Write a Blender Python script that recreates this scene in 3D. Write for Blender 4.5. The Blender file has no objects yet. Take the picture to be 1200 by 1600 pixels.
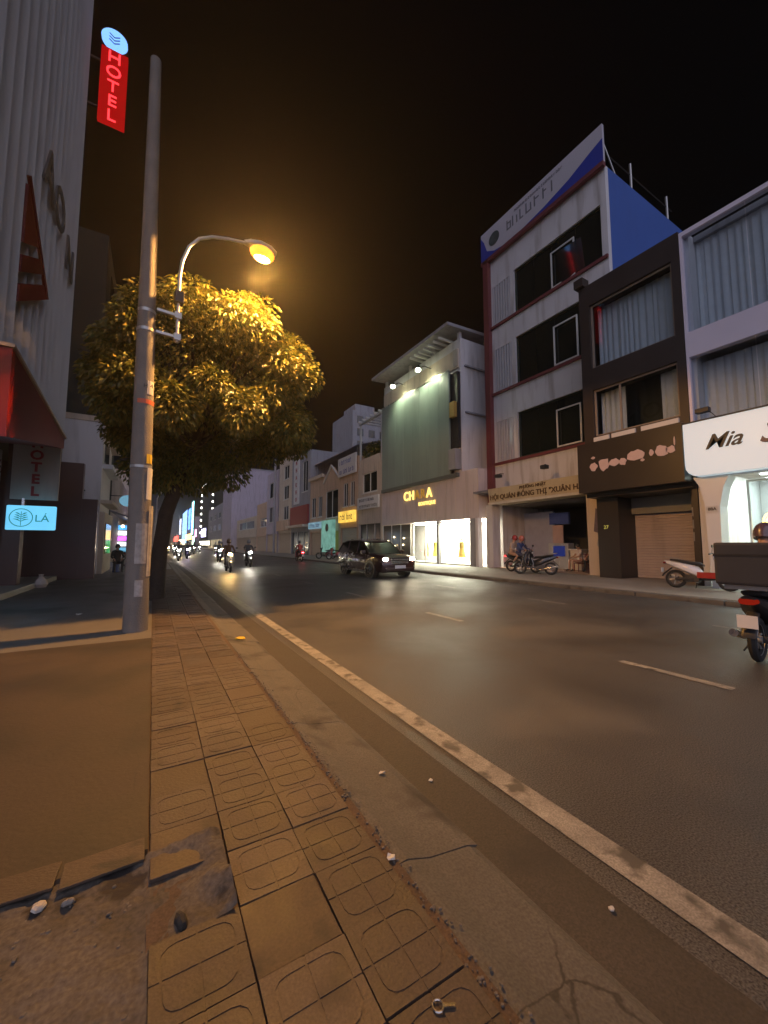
import bpy, bmesh, math, random
from mathutils import Vector, Matrix
random.seed(7)
R = math.radians
sc = bpy.context.scene
C = sc.collection

# ------------------------------------------------------------------ camera, sky, added lavender fill, exposure
cam_d = bpy.data.cameras.new('camera'); cam = bpy.data.objects.new('camera', cam_d); C.objects.link(cam)
cam_d.sensor_fit = 'HORIZONTAL'; cam_d.sensor_width = 36.0; cam_d.lens = 36.0 * 610 / 1200
cam_d.clip_end = 3000; cam_d.clip_start = 0.05
cam.location = (0, 0, 1.45); cam.rotation_euler = (R(90 + 4.7), 0, R(-30.5))
sc.camera = cam
world = bpy.data.worlds.new('World'); sc.world = world; world.use_nodes = True
wn = world.node_tree.nodes; wl = world.node_tree.links
sky = wn.new('ShaderNodeTexSky'); sky.sky_type = 'NISHITA'; sky.sun_disc = False
sky.sun_elevation = R(-2.0); sky.sun_rotation = R(200); sky.air_density = 1.0; sky.dust_density = 4.0
bg = wn['Background']; bg.inputs[1].default_value = 0.0025
wl.new(sky.outputs[0], bg.inputs[0])
sun_d = bpy.data.lights.new('sun', 'SUN'); sun = bpy.data.objects.new('sun', sun_d); C.objects.link(sun)
sun_d.energy = 2.05; sun_d.angle = R(110); sun_d.color = (0.80, 0.79, 1.0)  # broad fill with no visible source, added to brighten the facades
sun.rotation_euler = Vector((0.44, 0.84, -0.22)).to_track_quat('-Z', 'Y').to_euler()
vs = sc.view_settings; vs.view_transform = 'Standard'; vs.look = 'None'; vs.exposure = 0.0; vs.gamma = 1.0
vs.use_curve_mapping = False
sc.render.engine = 'CYCLES'
cy = sc.cycles; cy.use_denoising = True; cy.max_bounces = 6; cy.diffuse_bounces = 3; cy.glossy_bounces = 3
cy.transparent_max_bounces = 12; cy.transmission_bounces = 3; cy.sample_clamp_indirect = 4.0
cy.caustics_reflective = False; cy.caustics_refractive = False

# ------------------------------------------------------------------ materials
MATS = {}
def _new(name):
    m = bpy.data.materials.new(name); m.use_nodes = True
    return m, m.node_tree.nodes, m.node_tree.links
def mat(name, col, rough=0.6, var=0.12, scale=3.0, bump=0.0, bscale=60.0, metal=0.0, stain=0.0, stain_col=(0.08, 0.065, 0.05), coat=0.0, spec=0.5, sheen=0.0):
    """painted / cement / metal surface: base colour with mottling, optional streaky stains and fine relief"""
    if name in MATS: return MATS[name]
    m, n, l = _new(name); p = n['Principled BSDF']
    p.inputs['Roughness'].default_value = rough; p.inputs['Metallic'].default_value = metal
    p.inputs['Coat Weight'].default_value = coat; p.inputs['Specular IOR Level'].default_value = spec
    tc = n.new('ShaderNodeTexCoord')
    nz = n.new('ShaderNodeTexNoise'); nz.inputs['Scale'].default_value = scale; nz.inputs['Detail'].default_value = 6
    l.new(tc.outputs['Object'], nz.inputs['Vector'])
    mx = n.new('ShaderNodeMix'); mx.data_type = 'RGBA'
    c0 = tuple(max(0, c * (1 - var * 1.6)) for c in col); c1 = tuple(min(1, c * (1 + var)) for c in col)
    mx.inputs[6].default_value = (*c0, 1); mx.inputs[7].default_value = (*c1, 1)
    l.new(nz.outputs[0], mx.inputs[0]); out = mx.outputs[2]
    if stain > 0:
        mp = n.new('ShaderNodeMapping'); mp.inputs['Scale'].default_value = (1.3, 1.3, 0.16)
        l.new(tc.outputs['Object'], mp.inputs['Vector'])
        n2 = n.new('ShaderNodeTexNoise'); n2.inputs['Scale'].default_value = 2.2; n2.inputs['Detail'].default_value = 8
        l.new(mp.outputs[0], n2.inputs['Vector'])
        rp = n.new('ShaderNodeValToRGB'); rp.color_ramp.elements[0].position = 0.50; rp.color_ramp.elements[1].position = 0.75
        l.new(n2.outputs[0], rp.inputs[0])
        ml = n.new('ShaderNodeMath'); ml.operation = 'MULTIPLY'; ml.inputs[1].default_value = stain
        l.new(rp.outputs[0], ml.inputs[0])
        m2 = n.new('ShaderNodeMix'); m2.data_type = 'RGBA'; m2.inputs[7].default_value = (*stain_col, 1)
        l.new(ml.outputs[0], m2.inputs[0]); l.new(out, m2.inputs[6]); out = m2.outputs[2]
    l.new(out, p.inputs['Base Color'])
    rr = n.new('ShaderNodeMapRange'); rr.inputs[3].default_value = max(0.02, rough - 0.08); rr.inputs[4].default_value = min(1, rough + 0.08)
    l.new(nz.outputs[0], rr.inputs[0]); l.new(rr.outputs[0], p.inputs['Roughness'])
    if bump > 0:
        nb = n.new('ShaderNodeTexNoise'); nb.inputs['Scale'].default_value = bscale; nb.inputs['Detail'].default_value = 5
        l.new(tc.outputs['Object'], nb.inputs['Vector'])
        b = n.new('ShaderNodeBump'); b.inputs['Strength'].default_value = bump; b.inputs['Distance'].default_value = 0.02
        l.new(nb.outputs[0], b.inputs['Height']); l.new(b.outputs[0], p.inputs['Normal'])
    MATS[name] = m
    return m
def emit(name, col, strength, var=0.0):
    if name in MATS: return MATS[name]
    m, n, l = _new(name); n.remove(n['Principled BSDF'])
    e = n.new('ShaderNodeEmission'); e.inputs[0].default_value = (*col, 1); e.inputs[1].default_value = strength
    if var > 0:
        tc = n.new('ShaderNodeTexCoord'); nz = n.new('ShaderNodeTexNoise'); nz.inputs['Scale'].default_value = 1.5
        l.new(tc.outputs['Object'], nz.inputs['Vector'])
        mr = n.new('ShaderNodeMapRange'); mr.inputs[1].default_value = 0.3; mr.inputs[2].default_value = 0.7
        mr.inputs[3].default_value = strength * (1 - var); mr.inputs[4].default_value = strength * (1 + var)
        l.new(nz.outputs[0], mr.inputs[0]); l.new(mr.outputs[0], e.inputs[1])
    l.new(e.outputs[0], n['Material Output'].inputs[0])
    MATS[name] = m
    return m
def glass(name, tint=(0.9, 0.95, 0.95), refl=1.0, rough=0.02):
    if name in MATS: return MATS[name]
    m, n, l = _new(name); n.remove(n['Principled BSDF'])
    t = n.new('ShaderNodeBsdfTransparent'); t.inputs[0].default_value = (*tint, 1)
    g = n.new('ShaderNodeBsdfGlossy'); g.inputs['Roughness'].default_value = rough
    g.inputs[0].default_value = (refl, refl, refl, 1)
    lw = n.new('ShaderNodeLayerWeight'); lw.inputs[0].default_value = 0.5
    pw = n.new('ShaderNodeMath'); pw.operation = 'POWER'; pw.inputs[1].default_value = 5.0; l.new(lw.outputs['Facing'], pw.inputs[0])
    f = n.new('ShaderNodeMath'); f.operation = 'MULTIPLY_ADD'; f.inputs[1].default_value = 0.9; f.inputs[2].default_value = 0.032; l.new(pw.outputs[0], f.inputs[0])
    mx = n.new('ShaderNodeMixShader'); l.new(f.outputs[0], mx.inputs[0]); l.new(t.outputs[0], mx.inputs[1]); l.new(g.outputs[0], mx.inputs[2])
    l.new(mx.outputs[0], n['Material Output'].inputs[0])
    MATS[name] = m
    return m

M = {}
M['white'] = mat('white_wall', (0.70, 0.68, 0.70), 0.7, 0.06, 0.8, 0.15, 30, stain=0.35)
M['tallwhite'] = mat('tall_wall', (0.66, 0.64, 0.66), 0.7, 0.08, 0.7, 0.15, 30, stain=0.55, stain_col=(0.20, 0.15, 0.11))
M['panel_white'] = mat('cladding_white', (0.52, 0.52, 0.53), 0.45, 0.08, 0.6, stain=0.3)
M['cream'] = mat('cream_wall', (0.62, 0.52, 0.42), 0.75, 0.1, 0.9, 0.15, 30, stain=0.4)
M['peach'] = mat('peach_wall', (0.60, 0.42, 0.30), 0.75, 0.1, 0.9, 0.15, 30, stain=0.4)
M['lav'] = mat('lavender_wall', (0.50, 0.44, 0.52), 0.75, 0.1, 0.5, 0.1, 30, stain=0.35)
M['grey'] = mat('grey_wall', (0.33, 0.33, 0.36), 0.75, 0.12, 0.6, 0.1, 30, stain=0.4)
M['blue_wall'] = mat('blue_wall', (0.045, 0.115, 0.40), 0.7, 0.08, 0.5, stain=0.15, stain_col=(0.03, 0.06, 0.2))
M['maroon'] = mat('maroon_paint', (0.17, 0.040, 0.045), 0.6, 0.15, 1.5, stain=0.2)
M['brown'] = mat('dark_brown_cladding', (0.045, 0.034, 0.030), 0.45, 0.2, 1.0)
M['signblack'] = mat('black_sign', (0.030, 0.024, 0.022), 0.4, 0.15, 1.0)
M['hotelbrown'] = mat('brown_stone', (0.085, 0.036, 0.028), 0.35, 0.2, 1.2)
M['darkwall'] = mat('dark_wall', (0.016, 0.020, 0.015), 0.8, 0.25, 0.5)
M['redcan'] = mat('red_canopy', (0.16, 0.006, 0.008), 0.4, 0.08, 0.6)
M['redlogo'] = mat('red_enamel', (0.16, 0.010, 0.012), 0.4, 0.08, 1.0)
M['letter_dark'] = mat('dark_letter', (0.045, 0.042, 0.042), 0.5)
M['letter_red'] = mat('red_letter', (0.33, 0.02, 0.025), 0.5)
M['steel'] = mat('brushed_steel', (0.55, 0.55, 0.56), 0.28, 0.1, 8, metal=1.0)
M['galv'] = mat('galvanised_pipe', (0.46, 0.46, 0.45), 0.45, 0.12, 12, metal=0.8)
M['darkmetal'] = mat('dark_metal', (0.03, 0.03, 0.032), 0.5, 0.15, 8)
M['whiteframe'] = mat('white_frame', (0.66, 0.66, 0.64), 0.5, 0.06, 3)
M['rooftin'] = mat('tin_roof', (0.20, 0.19, 0.22), 0.5, 0.2, 1.5)
M['louvre'] = mat('louvre_paint', (0.58, 0.57, 0.60), 0.6, 0.08, 2)
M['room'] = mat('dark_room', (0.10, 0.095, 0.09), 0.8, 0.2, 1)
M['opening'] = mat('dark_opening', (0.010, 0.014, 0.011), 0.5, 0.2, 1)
M['concrete_pole'] = mat('pole_concrete', (0.21, 0.19, 0.17), 0.85, 0.2, 4, 0.5, 45, stain=0.5, stain_col=(0.11, 0.10, 0.09))
M['bark'] = mat('bark', (0.045, 0.034, 0.026), 0.9, 0.35, 8, 0.9, 18)
M['paper'] = mat('paper', (0.62, 0.60, 0.56), 0.8, 0.1, 8)
M['yellowpaper'] = mat('yellow_sticker', (0.70, 0.48, 0.04), 0.7, 0.08, 8)
M['orangetape'] = mat('orange_tape', (0.62, 0.13, 0.06), 0.5, 0.1, 8)
M['rubber'] = mat('tyre_rubber', (0.018, 0.018, 0.018), 0.8, 0.2, 20)
M['blackpl'] = mat('black_plastic', (0.02, 0.02, 0.022), 0.45, 0.15, 12)
M['seatblk'] = mat('seat_vinyl', (0.025, 0.024, 0.024), 0.55, 0.15, 14)
M['chrome'] = mat('chrome', (0.75, 0.75, 0.76), 0.12, 0.05, 10, metal=1.0)
M['skin'] = mat('skin', (0.46, 0.27, 0.18), 0.55, 0.08, 14)
M['shutter'] = mat('shutter_paint', (0.48, 0.40, 0.35), 0.5, 0.1, 1.2, stain=0.25)
M['gold'] = mat('gold_letter', (0.75, 0.47, 0.10), 0.3, 0.05, 3, metal=0.9)
M['mustard'] = mat('mustard_paint', (0.48, 0.30, 0.07), 0.7, 0.12, 2, stain=0.2)
M['panel'] = mat('grey_green_panel', (0.25, 0.30, 0.27), 0.38, 0.12, 0.45, stain=0.45, stain_col=(0.16, 0.19, 0.17))
M['signcream'] = mat('cream_sign', (0.52, 0.45, 0.30), 0.5, 0.08, 1.5, stain=0.25)
M['signwhite'] = mat('white_sign', (0.72, 0.71, 0.70), 0.4, 0.05, 1.2)
M['signbluetxt'] = mat('blue_lettering', (0.03, 0.06, 0.30), 0.5)
M['curtain'] = mat('curtain_cloth', (0.68, 0.69, 0.72), 0.9, 0.08, 6)
M['glass'] = glass('window_glass', (0.86, 0.90, 0.92))
M['darkglass'] = mat('dark_glass', (0.012, 0.016, 0.014), 0.06, 0.2, 1, spec=0.8)

# ------------------------------------------------------------------ mesh helpers
def root_loc(o):
    while o.parent: o = o.parent
    return o.location.copy()
class MB:
    def __init__(s): s.v = []; s.f = []; s.m = []; s.cur = 0
    def face(s, ix): s.f.append(tuple(ix)); s.m.append(s.cur)
    def box(s, x0, x1, y0, y1, z0, z1):
        b = len(s.v)
        s.v += [(x0, y0, z0), (x1, y0, z0), (x1, y1, z0), (x0, y1, z0), (x0, y0, z1), (x1, y0, z1), (x1, y1, z1), (x0, y1, z1)]
        for q in ((0, 3, 2, 1), (4, 5, 6, 7), (0, 1, 5, 4), (1, 2, 6, 5), (2, 3, 7, 6), (3, 0, 4, 7)): s.face([b + i for i in q])
        return s
    def quad(s, a, b_, c, d):
        b = len(s.v); s.v += [a, b_, c, d]; s.face((b, b + 1, b + 2, b + 3)); return s
    def tube(s, pts, rad, n=8, caps=True):
        pts = [Vector(p) for p in pts]
        if not hasattr(rad, '__len__'): rad = [rad] * len(pts)
        rings = []; up = None
        for i, p in enumerate(pts):
            d = (pts[min(i + 1, len(pts) - 1)] - pts[max(i - 1, 0)]).normalized()
            if up is None: up = Vector((0, 0, 1)) if abs(d.z) < 0.9 else Vector((1, 0, 0))
            a = d.cross(up).normalized(); u = a.cross(d).normalized(); up = u
            b = len(s.v); rings.append(b)
            for k in range(n):
                t = 2 * math.pi * k / n
                s.v.append(tuple(p + (a * math.cos(t) + u * math.sin(t)) * rad[i]))
        for i in range(len(rings) - 1):
            for k in range(n):
                k2 = (k + 1) % n
                s.face((rings[i] + k, rings[i] + k2, rings[i + 1] + k2, rings[i + 1] + k))
        if caps:
            s.face([rings[0] + k for k in reversed(range(n))]); s.face([rings[-1] + k for k in range(n)])
        return s
    def loft(s, rings, caps=True):
        """rings: lists of equal numbers of points"""
        ids = []
        for r in rings:
            b = len(s.v); s.v += [tuple(p) for p in r]; ids.append(b)
        n = len(rings[0])
        for i in range(len(ids) - 1):
            for k in range(n):
                k2 = (k + 1) % n
                s.face((ids[i] + k, ids[i] + k2, ids[i + 1] + k2, ids[i + 1] + k))
        if caps:
            s.face([ids[0] + k for k in reversed(range(n))]); s.face([ids[-1] + k for k in range(n)])
        return s
    def prism(s, poly, fn, d0, d1):
        """poly: 2-D outline; fn(a, b, depth) -> 3-D point"""
        return s.loft([[fn(a, b, d0) for a, b in poly], [fn(a, b, d1) for a, b in poly]])
    def ball(s, c, r, n=8, m=6, sz=(1, 1, 1)):
        rings = []
        for i in range(1, m):
            ph = math.pi * i / m
            rings.append([(c[0] + r * sz[0] * math.sin(ph) * math.cos(2 * math.pi * k / n), c[1] + r * sz[1] * math.sin(ph) * math.sin(2 * math.pi * k / n), c[2] + r * sz[2] * math.cos(ph)) for k in range(n)])
        return s.loft(rings)
    def build(s, name, material, parent=None, world=False, smooth=False, bevel=0.0):
        me = bpy.data.meshes.new(name)
        off = root_loc(parent) if (parent is not None and world) else Vector((0, 0, 0))
        me.from_pydata([(x - off.x, y - off.y, z - off.z) for x, y, z in s.v], [], s.f)
        mats = material if isinstance(material, (list, tuple)) else [material]
        for q in mats: me.materials.append(q)
        if len(mats) > 1: me.polygons.foreach_set('material_index', s.m)
        bm = bmesh.new(); bm.from_mesh(me); bmesh.ops.recalc_face_normals(bm, faces=bm.faces)
        if bevel > 0:
            bmesh.ops.bevel(bm, geom=[e for e in bm.edges if len(e.link_faces) == 2 and e.calc_face_angle(0) > 0.5], offset=bevel, segments=2, affect='EDGES', profile=0.6)
        bm.to_mesh(me); bm.free()
        if smooth:
            me.polygons.foreach_set('use_smooth', [True] * len(me.polygons))
            try: me.set_sharp_from_angle(angle=R(38))
            except Exception: pass
        me.update()
        o = bpy.data.objects.new(name, me); C.objects.link(o)
        if parent is not None: o.parent = parent
        return o
def empty(name, loc, rz=0.0):
    o = bpy.data.objects.new(name, None); C.objects.link(o); o.empty_display_size = 0.2
    o.location = loc; o.rotation_euler = (0, 0, rz); return o
def tag(o, label, cat, group=None):
    o['label'] = label; o['category'] = cat
    if group: o['group'] = group
    return o
def thing(name, label, cat, loc, rz=0.0, group=None): return tag(empty(name, loc, rz), label, cat, group)
def struct(o, kind='structure', label=None):
    o['kind'] = kind
    if label: o['label'] = label
    return o
def dup(o, parent=None):
    c = o.copy(); C.objects.link(c); c.parent = parent
    for ch in list(o.children): dup(ch, c)
    return c
def wbox(name, m, parent, *b, bevel=0.0): return MB().box(*b).build(name, m, parent, True, bevel=bevel)
def text_mesh(txt, size, depth, font_shear=0.0, align='CENTER', spacing=1.0, bold=0.0):
    cu = bpy.data.curves.new('txt', 'FONT'); cu.body = txt; cu.size = size; cu.extrude = depth / 2; cu.shear = font_shear
    cu.align_x = align; cu.align_y = 'CENTER'; cu.space_character = spacing; cu.offset = bold; cu.resolution_u = 3
    o = bpy.data.objects.new('txt', cu); C.objects.link(o)
    dg = bpy.context.evaluated_depsgraph_get()
    me = bpy.data.meshes.new_from_object(o.evaluated_get(dg))
    bpy.data.objects.remove(o); bpy.data.curves.remove(cu)
    return me
def text(name, txt, size, depth, m, parent, loc, facing, **kw):
    """flat raised lettering; facing '-Y' (towards the camera) or '-X' (right row) or '+X' (left row); loc in world"""
    me = text_mesh(txt, size, depth, **kw); me.name = name
    rot = {'-Y': Matrix(((1, 0, 0), (0, 0, -1), (0, 1, 0))), '-X': Matrix(((0, 0, -1), (-1, 0, 0), (0, 1, 0))), '+X': Matrix(((0, 0, 1), (1, 0, 0), (0, 1, 0)))}[facing].to_4x4()
    off = Vector(loc) - (root_loc(parent) if parent else Vector((0, 0, 0)))
    me.transform(Matrix.Translation(off) @ rot)
    me.materials.clear(); me.materials.append(m)
    o = bpy.data.objects.new(name, me); C.objects.link(o)
    if parent: o.parent = parent
    return o
def strokes(name, m, parent, X, y0, y1, z0, z1, seed, d=0.012):
    """blurred writing on a sign facing -X: a row of irregular letter-like bars (reads y1 -> y0)"""
    rn = random.Random(seed); b = MB(); y = y1; h = z1 - z0
    while y > y0:
        w = h * rn.uniform(0.35, 0.6); t = h * 0.13
        b.box(X - d, X, y - t, y, z0, z1 * 1.0 - h * rn.choice((0, 0, 0.25)))
        if rn.random() < 0.8: b.box(X - d * 0.9, X, y - w, y - t, z1 - h * 0.38, z1 - h * 0.25)
        if rn.random() < 0.5: b.box(X - d * 0.8, X, y - w, y - t, z0, z0 + t)
        if rn.random() < 0.6: b.box(X - d, X, y - w - t, y - w, z0, z1 - h * 0.25)
        y -= w + h * rn.uniform(0.28, 0.5)
    return b.build(name, m, parent, True)

# ------------------------------------------------------------------ ground materials
def ground_mat(name, dark, light, rough, scale, bump, bscale, patch=None, patch_col=None, fine=0.25, speckle=120.0, per_obj=0.0, crack=0.0, cscale=1.2):
    m, n, l = _new(name); p = n['Principled BSDF']
    tc = n.new('ShaderNodeTexCoord')
    nz = n.new('ShaderNodeTexNoise'); nz.inputs['Scale'].default_value = scale; nz.inputs['Detail'].default_value = 10; nz.inputs['Roughness'].default_value = 0.62
    l.new(tc.outputs['Object'], nz.inputs['Vector'])
    rp = n.new('ShaderNodeValToRGB'); rp.color_ramp.elements[0].position = 0.32; rp.color_ramp.elements[1].position = 0.70
    rp.color_ramp.elements[0].color = (*dark, 1); rp.color_ramp.elements[1].color = (*light, 1)
    l.new(nz.outputs[0], rp.inputs[0])
    sp = n.new('ShaderNodeTexNoise'); sp.inputs['Scale'].default_value = speckle; sp.inputs['Detail'].default_value = 3
    l.new(tc.outputs['Object'], sp.inputs['Vector'])
    mr = n.new('ShaderNodeMapRange'); mr.inputs[1].default_value = 0.3; mr.inputs[2].default_value = 0.7
    mr.inputs[3].default_value = 1 - fine; mr.inputs[4].default_value = 1 + fine
    l.new(sp.outputs[0], mr.inputs[0])
    mu = n.new('ShaderNodeMix'); mu.data_type = 'RGBA'; mu.blend_type = 'MULTIPLY'; mu.inputs[0].default_value = 1
    l.new(rp.outputs[0], mu.inputs[6]); l.new(mr.outputs[0], mu.inputs[7]); out = mu.outputs[2]
    if patch:
        pn = n.new('ShaderNodeTexNoise'); pn.inputs['Scale'].default_value = patch[0]; pn.inputs['Detail'].default_value = 7
        l.new(tc.outputs['Object'], pn.inputs['Vector'])
        pr = n.new('ShaderNodeValToRGB'); pr.color_ramp.elements[0].position = patch[1]; pr.color_ramp.elements[1].position = patch[1] + patch[2]
        l.new(pn.outputs[0], pr.inputs[0])
        m2 = n.new('ShaderNodeMix'); m2.data_type = 'RGBA'; m2.inputs[7].default_value = (*patch_col, 1)
        l.new(pr.outputs[0], m2.inputs[0]); l.new(out, m2.inputs[6]); out = m2.outputs[2]
    if crack:
        wp = n.new('ShaderNodeTexNoise'); wp.inputs['Scale'].default_value = 3.0; wp.inputs['Detail'].default_value = 5; l.new(tc.outputs['Object'], wp.inputs['Vector'])
        va = n.new('ShaderNodeMix'); va.data_type = 'VECTOR'; va.inputs[0].default_value = 0.16; l.new(tc.outputs['Object'], va.inputs[4]); l.new(wp.outputs['Color'], va.inputs[5])
        vo = n.new('ShaderNodeTexVoronoi'); vo.feature = 'DISTANCE_TO_EDGE'; vo.inputs['Scale'].default_value = cscale; l.new(va.outputs[1], vo.inputs['Vector'])
        cr = n.new('ShaderNodeMapRange'); cr.inputs[1].default_value = 0.0012 * cscale; cr.inputs[2].default_value = 0.005 * cscale; cr.inputs[3].default_value = 1; cr.inputs[4].default_value = 0; l.new(vo.outputs['Distance'], cr.inputs[0])
        ck = n.new('ShaderNodeTexNoise'); ck.inputs['Scale'].default_value = 0.9; l.new(tc.outputs['Object'], ck.inputs['Vector'])
        cg = n.new('ShaderNodeMapRange'); cg.inputs[1].default_value = 0.48; cg.inputs[2].default_value = 0.62; cg.inputs[3].default_value = 0; cg.inputs[4].default_value = crack; l.new(ck.outputs[0], cg.inputs[0])
        cm = n.new('ShaderNodeMath'); cm.operation = 'MULTIPLY'; l.new(cr.outputs[0], cm.inputs[0]); l.new(cg.outputs[0], cm.inputs[1])
        m3 = n.new('ShaderNodeMix'); m3.data_type = 'RGBA'; m3.inputs[7].default_value = (0.02, 0.017, 0.014, 1); l.new(cm.outputs[0], m3.inputs[0]); l.new(out, m3.inputs[6]); out = m3.outputs[2]
    if per_obj:
        oi = n.new('ShaderNodeObjectInfo'); om = n.new('ShaderNodeMapRange'); om.inputs[3].default_value = 1 - per_obj; om.inputs[4].default_value = 1 + per_obj; l.new(oi.outputs['Random'], om.inputs[0])
        mo = n.new('ShaderNodeMix'); mo.data_type = 'RGBA'; mo.blend_type = 'MULTIPLY'; mo.inputs[0].default_value = 1; l.new(out, mo.inputs[6]); l.new(om.outputs[0], mo.inputs[7]); out = mo.outputs[2]
        ov = n.new('ShaderNodeVectorMath'); ov.operation = 'ADD'; l.new(tc.outputs['Object'], ov.inputs[0]); l.new(oi.outputs['Location'], ov.inputs[1]); l.new(ov.outputs[0], nz.inputs['Vector'])
        if patch: l.new(ov.outputs[0], pn.inputs['Vector'])
    l.new(out, p.inputs['Base Color'])
    r2 = n.new('ShaderNodeMapRange'); r2.inputs[1].default_value = 0.3; r2.inputs[2].default_value = 0.7
    r2.inputs[3].default_value = rough - 0.1; r2.inputs[4].default_value = min(1, rough + 0.12)
    l.new(nz.outputs[0], r2.inputs[0]); l.new(r2.outputs[0], p.inputs['Roughness'])
    b = n.new('ShaderNodeBump'); b.inputs['Strength'].default_value = bump; b.inputs['Distance'].default_value = 0.01
    bn = n.new('ShaderNodeTexNoise'); bn.inputs['Scale'].default_value = bscale; bn.inputs['Detail'].default_value = 6
    l.new(tc.outputs['Object'], bn.inputs['Vector']); l.new(bn.outputs[0], b.inputs['Height']); l.new(b.outputs[0], p.inputs['Normal'])
    return m
G_asph = ground_mat('asphalt', (0.062, 0.060, 0.058), (0.098, 0.094, 0.090), 0.46, 0.7, 0.5, 110, (0.35, 0.54, 0.10), (0.112, 0.107, 0.100), 0.85, 110, crack=0.55, cscale=0.35)
G_gut = ground_mat('gutter_asphalt', (0.046, 0.041, 0.034), (0.071, 0.061, 0.050), 0.75, 1.6, 0.35, 70, (1.2, 0.58, 0.08), (0.037, 0.034, 0.030), 0.25, 110)
G_kerb = ground_mat('kerb_concrete', (0.089, 0.083, 0.074), (0.134, 0.125, 0.110), 0.8, 2.5, 0.35, 60, (2.4, 0.55, 0.12), (0.054, 0.049, 0.042), 0.25, 90, crack=0.7, cscale=0.8)
G_tile = ground_mat('pavement_tile', (0.062, 0.045, 0.034), (0.101, 0.076, 0.058), 0.62, 5.0, 0.35, 70, (4.0, 0.56, 0.12), (0.050, 0.038, 0.030), 0.22, 110, per_obj=0.22)
G_tile2 = ground_mat('pavement_tile_worn', (0.050, 0.034, 0.025), (0.076, 0.054, 0.040), 0.62, 5.0, 0.3, 60, (5.0, 0.56, 0.12), (0.040, 0.032, 0.025), 0.2, 90, per_obj=0.25)
G_bed = ground_mat('tile_bed', (0.075, 0.052, 0.036), (0.12, 0.082, 0.055), 0.9, 6, 0.6, 50)
G_pave = ground_mat('plain_pavement', (0.038, 0.027, 0.020), (0.058, 0.042, 0.032), 0.68, 0.9, 0.22, 40, (0.765, 0.459, 0.136), (0.028, 0.023, 0.019), 0.2, 130, crack=0.8, cscale=0.9)
G_patch = ground_mat('broken_cement', (0.058, 0.049, 0.041), (0.136, 0.119, 0.102), 0.85, 4.0, 0.8, 30, (5, 0.60, 0.06), (0.031, 0.025, 0.022), 0.3, 60)
G_fore = ground_mat('forecourt', (0.046, 0.042, 0.038), (0.084, 0.076, 0.068), 0.55, 0.8, 0.25, 40, (0.434, 0.341, 0.074), (0.124, 0.118, 0.112), 0.2, 80, crack=0.8, cscale=0.8)
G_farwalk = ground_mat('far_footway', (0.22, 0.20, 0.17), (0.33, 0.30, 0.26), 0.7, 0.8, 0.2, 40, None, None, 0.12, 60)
G_paint = ground_mat('road_paint', (0.196, 0.187, 0.170), (0.36, 0.345, 0.31), 0.6, 5.0, 0.3, 80, (6, 0.54, 0.12), (0.093, 0.088, 0.080), 0.3, 120, crack=0.8, cscale=1.6)
G_soil = ground_mat('soil', (0.03, 0.026, 0.02), (0.06, 0.05, 0.04), 0.9, 5, 0.6, 30)

# ------------------------------------------------------------------ the setting
def sheet(name, m, x0, x1, y0, y1, z, nx=1, ny=1):
    b = MB()
    for i in range(nx):
        for j in range(ny):
            b.quad((x0 + (x1 - x0) * i / nx, y0 + (y1 - y0) * j / ny, z), (x0 + (x1 - x0) * (i + 1) / nx, y0 + (y1 - y0) * j / ny, z),
                   (x0 + (x1 - x0) * (i + 1) / nx, y0 + (y1 - y0) * (j + 1) / ny, z), (x0 + (x1 - x0) * i / nx, y0 + (y1 - y0) * (j + 1) / ny, z))
    return struct(b.build(name, m))
sheet('ground', G_soil, -600, 600, -300, 1500, -0.05)
road = sheet('road', G_asph, 1.02, 11.9, -25, 700, 0.0)
sheet('gutter_strip', G_gut, 1.02, 1.70, -25, 200, 0.004)
edge_line = sheet('edge_line', G_paint, 1.83, 1.99, -10, 220, 0.006)
for k in range(-1, 26):
    o = sheet('lane_dash', G_paint, 5.00, 5.12, 1.70 + 4 * k, 2.80 + 4 * k, 0.006); o.parent = road; del o['kind']
    o = sheet('lane_dash', G_paint, 8.60, 8.72, 2.05 + 4 * k, 3.15 + 4 * k, 0.006); o.parent = road; del o['kind']
# far footway with its kerb
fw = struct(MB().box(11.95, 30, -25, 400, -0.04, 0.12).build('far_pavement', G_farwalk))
for k in range(34):
    wbox('kerb_stone', G_kerb, fw, 11.70, 11.95, -8 + 2 * k, -8 + 2 * k + 1.985, -0.04, 0.11, bevel=0.02)
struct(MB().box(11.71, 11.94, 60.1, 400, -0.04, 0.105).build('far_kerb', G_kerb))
# near footway: plain cement, a broken patch, the tiled band along the kerb
def inpatch(x, y):
    w = 0.07 * math.sin(7 * x + 1) + 0.05 * math.sin(17 * y + 2 * x) + 0.04 * math.sin(31 * x + 11 * y)
    d = min(2.02 + 0.5 * w - 0.10 * math.sin(3 * x) - y, y - 0.2, x + 1.05 + 0.45 * (2.0 - y) + w, 0.20 + w * 0.5 - x)
    return d
b = MB(); x0, x1, y0, y1, s = -3.4, 0.034, -0.4, 6.6, 0.05
nx, ny = int((x1 - x0) / s) + 1, int((y1 - y0) / s)
rn = random.Random(3)
for j in range(ny + 1):
    for i in range(nx + 1):
        x = min(x1, x0 + i * s); y = y0 + j * s; d = inpatch(x, y)
        z = 0.118 + 0.0025 * math.sin(2.1 * x + 0.6 * y) * math.sin(1.3 * y)
        if d > -0.02: z -= 0.05
        b.v.append((x, y, z))
for j in range(ny):
    for i in range(nx):
        xm = x0 + (i + 0.5) * s; ym = y0 + (j + 0.5) * s; b.cur = 0
        a = j * (nx + 1) + i; b.face((a, a + 1, a + nx + 2, a + nx + 1))
pave = struct(b.build('pavement', [G_pave, G_patch], smooth=True))
from mathutils import noise as NZ
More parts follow.
